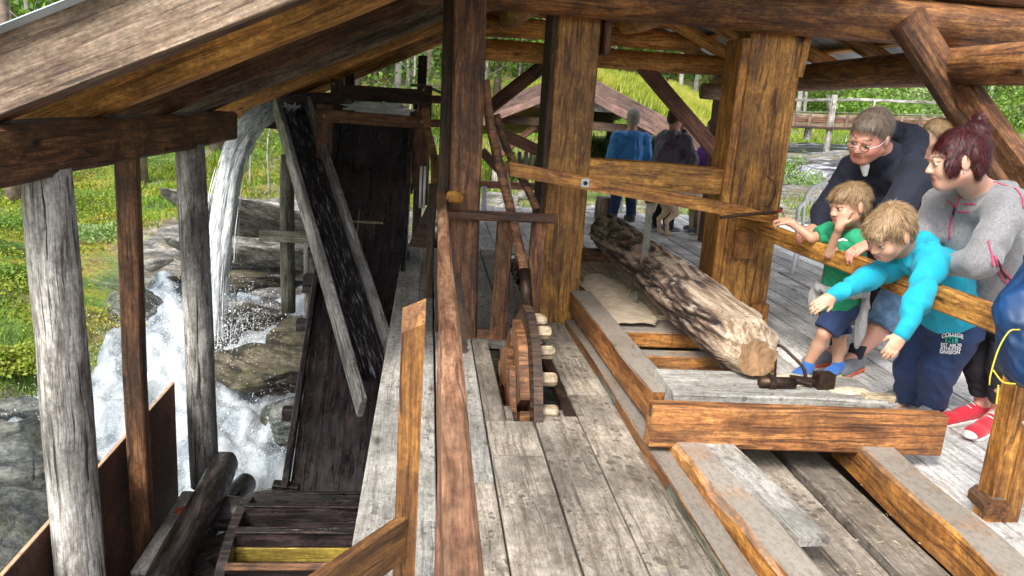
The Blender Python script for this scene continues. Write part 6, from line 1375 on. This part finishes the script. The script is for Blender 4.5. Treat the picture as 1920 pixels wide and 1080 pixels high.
    text('COLLEGE', 1786, 630, 8, 40, 'print', 5, 1.5, .03)
    g = [onto(x, y, .0025) for y in (630, 634, 638, 642.5) for x in (1773, 1780, 1787, 1796)]
    if all(g): mesh_obj('print_patch', [p - V3((o.x, o.y, 0)) for p in g], [(r * 4 + c_, (r + 1) * 4 + c_, (r + 1) * 4 + c_ + 1, r * 4 + c_ + 1) for r in range(3) for c_ in range(3)], 'printgreen', po, Matrix.Translation((o.x, o.y, 0)))
    text('NY', 1784.5, 641.5, 10, 17, 'navy', 0, 0, .05)
    text('EST AM.70', 1783.5, 650, 6, 38, 'print', -1, 1, .02); text('ATHLETES', 1782.5, 656.5, 6, 38, 'print', -1, 1, .02); text('DIVISION', 1781, 663.5, 6.2, 36, 'print', -1.5, 1, .02)
    for x_ in (1731, 1741): q_ = [onto(x_, 594, .006), onto(x_ + 1, 598, .01), onto(x_ + 1, 603, .006)]; (tube('drawstring', q_, .005, 'print', po, 6) if all(q_) else None)
    shoe(t, aL * A3((1, 1, 0)) + A3((.06, .03, 0)), aL * A3((1, 1, 0)) + A3((-.14, -.1, 0)), 'greyshoe', 'sole', .9); shoe(t, aR * A3((1, 1, 0)) + A3((.05, .03, 0)), aR * A3((1, 1, 0)) + A3((-.2, -.02, 0)), 'greyshoe', 'sole', .9)
boyb_()

# ------------------------------------------------------------------ the woman in grey fleece
def woman_():
    o = gz(1840, 815); t = thing('person', 'woman in grey heather fleece with dark red hair in a bun, leaning over the boy', 'person', (o.x, o.y, 0))
    hc = at(1792, 300, 3.30); f = (-.94, .26, -.22); nk = A3(at(1838, 365, 3.42)); shL, shR = A3(at(1890, 392, 3.18)), A3(at(1768, 385, 3.62)); elL, elR = A3(at(1838, 492, 3.06)), A3(at(1735, 440, 3.5)); wL, wR = A3((2.34, A3(atx(1690, 522, 2.2))[1], .88)), A3((2.34, A3(atx(1655, 505, 2.2))[1] + .02, .88))
    ch_, w0, hp = A3(at(1850, 440, 3.46)), A3(at(1868, 510, 3.52)), A3(at(1870, 570, 3.58)); hL, hR = hp + A3((.03, -.1, 0)), hp + A3((-.02, .1, 0)); kL, kR = A3(at(1880, 690, 3.5)), A3(at(1835, 690, 3.66)); aL, aR = A3(gz(1866, 806)) + A3((0, 0, .1)), A3(gz(1836, 788)) + A3((0, 0, .1))
    sd_ = Sdf(.006); P, B, cl = add_head(sd_, hc, f, 1.12, .02, neck=nk, neckr=.058, chub=1.12); sd_.chain([nk, ch_, w0, hp], [.08, .12, .12, .13]); sd_.cap(shL, shR, .05, .05, .05)
    for a_, b_, c_ in ((shL, elL, wL), (shR, elR, wR)): sd_.cap(a_, b_, .05, .038); sd_.cap(b_, c_, .038, .024)
    for a_, b_, c_ in ((hL, kL, aL), (hR, kR, aR)): sd_.cap(a_, b_, .085, .055, .03); sd_.cap(b_, mixc(b_, c_, .35), .052, .055, .02); sd_.cap(mixc(b_, c_, .35), c_, .055, .034, .02); sd_.cap(c_, c_ + A3((-.08, -.02, -.05)), .034, .03)
    add_hand(sd_, wL, (-1, -.1, -.25), (-.25, 0, -1), .92, -1, .6); add_hand(sd_, wR, (-1, -.1, -.25), (-.25, 0, -1), .92, 1, .6)
    sdf_obj('body', sd_, None, t, ['skin', 'lip', 'eye', 'eyewhite', 'browhair'], cl); hair_obj(t, P, B, 1.12, 'hairred', 'updo', seed=24, nst=6000)
    tube('ear_ring', [V3(P(-.083, -.0, -.04) + A3((0, .005 * math.cos(q), .005 * math.sin(q)))) for q in [6.28 * i / 8 for i in range(9)]], .0015, 'galv', t, 4)
    j = Sdf(.007); j.chain([nk + A3((.01, 0, -.03)), ch_, w0, hp + A3((0, 0, .01))], [.1, .175, .175, .175], .06); j.cap(shL, shR, .08, .08, .07); j.ell(ch_ + A3((-.1, .03, -.0)), (.11, .15, .12), None, .06)
    for a_, b_, c_ in ((shL, elL, wL), (shR, elR, wR)): j.cap(a_, b_, .086, .068, .05); j.cap(b_, mixc(b_, c_, .93), .068, .04, .03)
    j.cutnear(hp - w0, hp + A3((0, 0, -.03)), .3); j.fold(.0055, 22, 15); jo, JV, JF = sdf_obj('fleece_hoodie', j, 'heather', t)
    h = Sdf(.006); h.cap(nk + A3((-.05, .07, -.01)), nk + A3((.05, .08, .02)), .03, .045, .03); h.cap(nk + A3((.05, .08, .02)), nk + A3((.11, -.02, .01)), .045, .055, .03); h.cap(nk + A3((.11, -.02, .01)), nk + A3((.03, -.1, .0)), .055, .04, .03); h.cap(nk + A3((.03, -.1, .0)), nk + A3((-.06, -.06, -.05)), .04, .026, .03); h.fold(.006, 46, 5); sdf_obj('hood', h, 'heather', t)
    bv = BVHTree.FromPolygons([tuple(v) for v in JV], [tuple(int(i) for i in q) for q in JF])
    def onto(px, py, lift=.004):
        h_, n_, _, _ = bv.ray_cast(CAM, ray(px, py).normalized()); return (h_ + n_ * lift) if h_ else None
    def seam(nm, pts, r, mat, n=5):
        P2 = spline([V3((x, y, 0)) for x, y in pts], n); Q = [q for q in (onto(p.x, p.y) for p in P2) if q]
        Q = [q for i, q in enumerate(Q) if i == 0 or (q - Q[i - 1]).length < .08]
        if len(Q) > 2: tube(nm, Q, r, mat, jo, 5)
    seam('zip', [(1806, 362), (1797, 380), (1788, 400), (1782, 425), (1781, 448)], .004, 'pink'); seam('zip_pull', [(1792, 388), (1788, 402)], .006, 'blackcloth', 4); seam('seam', [(1776, 375), (1790, 386), (1797, 383)], .0028, 'pink')
    seam('seam', [(1845, 346), (1870, 340), (1895, 348), (1914, 368), (1918, 392)], .0028, 'pink'); seam('seam', [(1853, 452), (1858, 475), (1860, 500)], .003, 'pink')
    seam('pocket_zip', [(1864, 480), (1871, 492), (1882, 508), (1896, 524), (1885, 528), (1873, 510), (1864, 480)], .0042, 'pink'); seam('pocket_zip', [(1868, 488), (1876, 502), (1887, 520)], .006, 'blackcloth')
    for yy, x0, n_ in ((384, 1806, 5), (398, 1794, 5)):
        for i in range(n_): x_ = x0 + i * 5.2; seam('embroidery', [(x_, yy), (x_ + 1.5, yy - 3), (x_ + 3, yy + .5), (x_ + 4.6, yy - 1)], .0018, 'pink', 2)
    k_ = Sdf(.007); k_.cap(hp + A3((0, 0, -.01)), hp + A3((0, 0, -.04)), .165, .15, .02); k_.cut((0, 0, -1), hp + A3((0, 0, -.075))); sdf_obj('shirt_hem', k_, 'lime', t)
    s2 = Sdf(.007); s2.ell(hp + A3((0, 0, -.03)), (.165, .17, .13), None, .05)
    for a_, b_, c_ in ((hL, kL, aL), (hR, kR, aR)): s2.cap(a_, b_, .105, .07, .03); s2.cap(b_, mixc(b_, c_, .8), .068, .055, .02); s2.cutnear(c_ - b_, mixc(b_, c_, .72), .1)
    s2.fold(.004, 34, 9); sdf_obj('cropped_trousers', s2, 'blackcloth', t)
    shoe(t, gz(1872, 802), gz(1812, 828), 'redcanvas', 'sole', 1.0, .04); shoe(t, gz(1846, 786), gz(1754, 800), 'redcanvas', 'sole', 1.0, .04)
woman_()

# ------------------------------------------------------------------ others
def simple_person(label, feet, head, f, top, legs, hair, style, bend=(0, 0), arms=None, hs_=1.05, hood=True, skin='skin', res=.009, shoes='greyshoe'):
    feet, head = A3(feet), A3(head); f = A3(f); t = thing('person', label, 'person', (feet[0], feet[1], 0)); H = head[2]; r_ = np.cross(f / np.linalg.norm(f), (0, 0, 1)); r_ /= np.linalg.norm(r_)
    nk = head + A3((bend[0] * .2, bend[1] * .2, -.2)); sh = [nk + r_ * .19 * s_ + A3((0, 0, -.06)) for s_ in (-1, 1)]; hp = A3((feet[0], feet[1], .53 * H)) ; ch_ = mixc(nk, hp, .42); el = [sh[i] + r_ * (.07 * (-1, 1)[i]) + A3((0, 0, -.29)) for i in (0, 1)]; wr = [el[i] + f * A3((1, 1, 0)) * .1 + A3((0, 0, -.24)) for i in (0, 1)]
    if arms: el, wr = arms(sh, el, wr, head, r_)
    sd_ = Sdf(res); P, B, cl = add_head(sd_, head, f, hs_, 0, neck=nk); sd_.chain([nk, ch_, hp], [.09, .13, .13]); sd_.cap(sh[0], sh[1], .05, .05, .04)
    kn = [hp + r_ * .1 * s_ + A3((0, 0, -hp[2] * .47)) for s_ in (-1, 1)]; an = [A3((feet[0], feet[1], .09)) + r_ * .13 * s_ for s_ in (-1, 1)]
    for i in (0, 1): sd_.cap(sh[i], el[i], .05, .04); sd_.cap(el[i], wr[i], .04, .026); sd_.cap(hp, kn[i], .09, .06, .03); sd_.cap(kn[i], an[i], .058, .035); sd_.cap(an[i], an[i] + f * A3((1, 1, 0)) * .1 - A3((0, 0, .05)), .035, .03); d = wr[i] - el[i]; add_hand(sd_, wr[i], d, f * .6 + r_ * (.6, -.6)[i], 1, (1, -1)[i], .35)
    sdf_obj('body', sd_, None, t, [skin, 'lip', 'eye', 'eyewhite', 'browhair'], cl); hair_obj(t, P, B, hs_, hair, style, .008, 3, 1200)
    j = Sdf(res); j.chain([nk + A3((0, 0, -.05)), ch_, mixc(ch_, hp, 1.05)], [.12, .19, .19], .05); j.cap(sh[0], sh[1], .08, .08, .05)
    for i in (0, 1): j.cap(sh[i], el[i], .085, .07, .04); j.cap(el[i], mixc(el[i], wr[i], .95), .068, .045, .03)
    if hood: j.cap(nk - f * .09 + A3((0, 0, -.02)) - r_ * .06, nk - f * .09 + A3((0, 0, -.02)) + r_ * .06, .06, .06, .03)
    j.cut((0, 0, -1), (0, 0, hp[2] - .1)); j.fold(.007, 28, 3); sdf_obj('jacket', j, top, t)
    s2 = Sdf(res); s2.ell(hp, (.17, .17, .13), None, .04)
    for i in (0, 1): s2.cap(hp + r_ * .08 * (-1, 1)[i], kn[i], .1, .08, .03); s2.cap(kn[i], an[i], .08, .065, .02)
    s2.cut((0, 0, -1), (0, 0, .05)); s2.fold(.005, 30, 5); sdf_obj('trousers', s2, legs, t)
    ff_ = f * A3((1, 1, 0)); ff_ /= np.linalg.norm(ff_)
    for i in (0, 1): shoe(t, an[i] * A3((1, 1, 0)) - ff_ * .08, an[i] * A3((1, 1, 0)) + ff_ * .19, shoes, 'sole' if shoes != 'blacksole' else 'blacksole', 1.1)
    return t, P, B
simple_person('grey haired person in bright blue jacket seen from behind on the far deck', gz(1165, 414), at(1187, 222, 10.4), (-.1, 1, -.05), 'blueshell2', 'navy', 'hairgrey', 'short', shoes='blacksole')
def phone_arm(sh, el, wr, head, r_): e = sh[1] + A3((.12, -.02, -.22)); return [el[0], e], [wr[0], A3(head) + A3((.11, .03, -.14))]
simple_person('person in dark hooded jacket holding a hand to the face beside the dog', gz(1238, 435), at(1268, 222, 9.6), (.9, .45, -.2), 'purpleshell', 'blackcloth', 'hairbrown', 'short', arms=phone_arm, shoes='greyshoe')
simple_person('person in purple top almost hidden behind the thick right upright', (3.52, 9.75, 0), (3.56, 9.8, 1.33), (-1, .1, -.2), 'purple', 'denim', 'hairbrown', 'long', shoes='greyshoe')
simple_person('blond woman in dark top standing behind the man in navy', (3.35, 5.35, 0), at(1752, 258, 5.1), (-.95, -.15, -.15), 'blueshell', 'blackcloth', 'hairmid', 'long')
# the onlooker in the blue jacket at the right edge
def edge_():
    t = thing('person', 'onlooker in royal blue shell jacket with yellow cord cut off by the right edge', 'person', (2.3, 2.25, 0))
    sh, el, wr = A3(at(1985, 500, 2.28)), A3(at(1925, 590, 2.2)), A3(at(1945, 700, 2.12)); hp = A3((2.32, 2.12, .8)); nk = A3((2.07, 2.24, 1.27))
    sd_ = Sdf(.008); P, B, cl = add_head(sd_, nk + A3((-.03, 0, .2)), (-1, .2, -.3), 1.0, 0, neck=nk); sd_.chain([nk, hp], [.08, .13]); sh2 = nk + A3((.16, -.16, -.09)); sd_.cap(sh, sh2, .05, .05, .04)
    sd_.cap(sh, el, .05, .04); sd_.cap(el, wr, .04, .026); add_hand(sd_, wr, wr - el, (-.5, .5, 0), 1, 1, .4)
    for s_ in (-1, 1): sd_.cap(hp + A3((0, .09 * s_, 0)), A3((2.5, 2.12 + .1 * s_, .45)), .08, .06); sd_.cap(A3((2.5, 2.12 + .1 * s_, .45)), A3((2.5, 2.12 + .1 * s_, .08)), .058, .035)
    e2, w2 = sh2 + A3((-.05, -.02, -.28)), sh2 + A3((-.15, 0, -.5)); sd_.cap(sh2, e2, .05, .04); sd_.cap(e2, w2, .04, .026); add_hand(sd_, w2, w2 - e2, (-.5, .5, 0), 1, -1, .4)
    sdf_obj('body', sd_, None, t, ['skin', 'lip', 'eye', 'eyewhite', 'browhair'], cl); hair_obj(t, P, B, 1.0, 'hairbrown', 'short', .008, 3, 900)
    j = Sdf(.007); j.cap(nk + A3((0, 0, .01)), nk + A3((0, 0, -.05)), .07, .1, .03); j.chain([nk + A3((.02, 0, -.1)), mixc(nk, hp, .5), hp + A3((0, 0, .05))], [.12, .16, .17], .05); j.cap(sh, sh2, .08, .08, .05); j.cap(sh, el, .09, .085, .04); j.cap(el, mixc(el, wr, .8), .085, .08, .03); j.cap(sh2, e2, .085, .07, .04); j.cap(e2, w2, .07, .05, .03)
    j.ell(A3(at(1925, 640, 2.2)), (.075, .09, .14), None, .04); j.cut((0, 0, -1), (0, 0, .56)); j.fold(.007, 17, 6); j.fold(.003, 50, 9); sdf_obj('shell_jacket', j, 'blueshell', t)
    s2 = Sdf(.008)
    for s_ in (-1, 1): s2.cap(hp + A3((0, .08 * s_, 0)), A3((2.5, 2.12 + .1 * s_, .45)), .11, .085, .03); s2.cap(A3((2.5, 2.12 + .1 * s_, .45)), A3((2.5, 2.12 + .1 * s_, .1)), .085, .07, .03)
    sdf_obj('trousers', s2, 'navy', t); tube('hem_cord', spline([at(1912, 618, 2.03), at(1892, 622, 2.0), at(1872, 655, 2.0), at(1858, 700, 2.0), at(1855, 722, 2.0)]), .0024, 'yellowcord', t, 6); tube('hem_trim', spline([at(1862, 694, 2.0), at(1880, 716, 1.99), at(1904, 720, 1.99)]), .0026, 'yellowcord', t, 6); tube('hem_cord', spline([at(1872, 722, 1.98), at(1870, 742, 1.98), at(1868, 758, 1.98)]), .0026, 'yellowcord', t, 6)
    for s_ in (-1, 1): shoe(t, (2.56, 2.12 + .1 * s_, 0), (2.3, 2.12 + .1 * s_, 0), 'blacksole', 'blacksole', 1.1)
edge_()
# ------------------------------------------------------------------ the pale dog
def dog_():
    c = gz(1280, 440); t = thing('dog', 'cream coloured dog standing on the far deck beside the hooded person', 'dog', (c.x, c.y, 0)); d = A3((.93, .36, 0)); s_ = A3((-.36, .93, 0)); c = A3((c.x, c.y, 0)); P = lambda x, y, z: c + d * x + s_ * y + A3((0, 0, z))
    sd_ = Sdf(.008); sd_.ell(P(.13, 0, .46), A3((.2, .12, .14)), np.stack([d, s_, A3((0, 0, 1))], 1), .05); sd_.ell(P(-.18, 0, .47), A3((.2, .105, .11)), np.stack([d, s_, A3((0, 0, 1))], 1), .06)
    sd_.cap(P(.26, 0, .52), P(.4, 0, .62), .09, .07, .05); sd_.ell(P(.45, 0, .64), (.085, .08, .075), None, .03); sd_.cap(P(.5, 0, .62), P(.6, 0, .59), .045, .035, .02)
    for y in (-.06, .06): sd_.cap(P(.42, y, .67), P(.38, y * 1.6, .6), .025, .016, .01)
    for y in (-.08, .08):
        sd_.cap(P(.19, y, .42), P(.17, y, .25), .055, .034, .03); sd_.cap(P(.17, y, .25), P(.19, y, .05), .032, .026, .015); sd_.ell(P(.215, y, .03), (.05, .04, .028), None, .015)
        sd_.cap(P(-.28, y, .42), P(-.22, y, .28), .075, .045, .03); sd_.cap(P(-.22, y, .28), P(-.34, y, .19), .042, .028, .02); sd_.cap(P(-.34, y, .19), P(-.31, y, .04), .026, .024, .015); sd_.ell(P(-.285, y, .03), (.05, .036, .026), None, .015)
    sd_.chain([P(-.36, 0, .5), P(-.47, 0, .42), P(-.5, 0, .3)], [.035, .03, .02]); sd_.fold(.004, 70, 2); sdf_obj('body', sd_, None, t, ['dogfur', 'eye'], lambda X: (np.linalg.norm(X - P(.632, 0, .6), axis=1) < .028).astype(int))
M['dogfur'] = cloth('cream_fur', (.55, .42, .27), .2, bump=.9, bs=160); dog_()
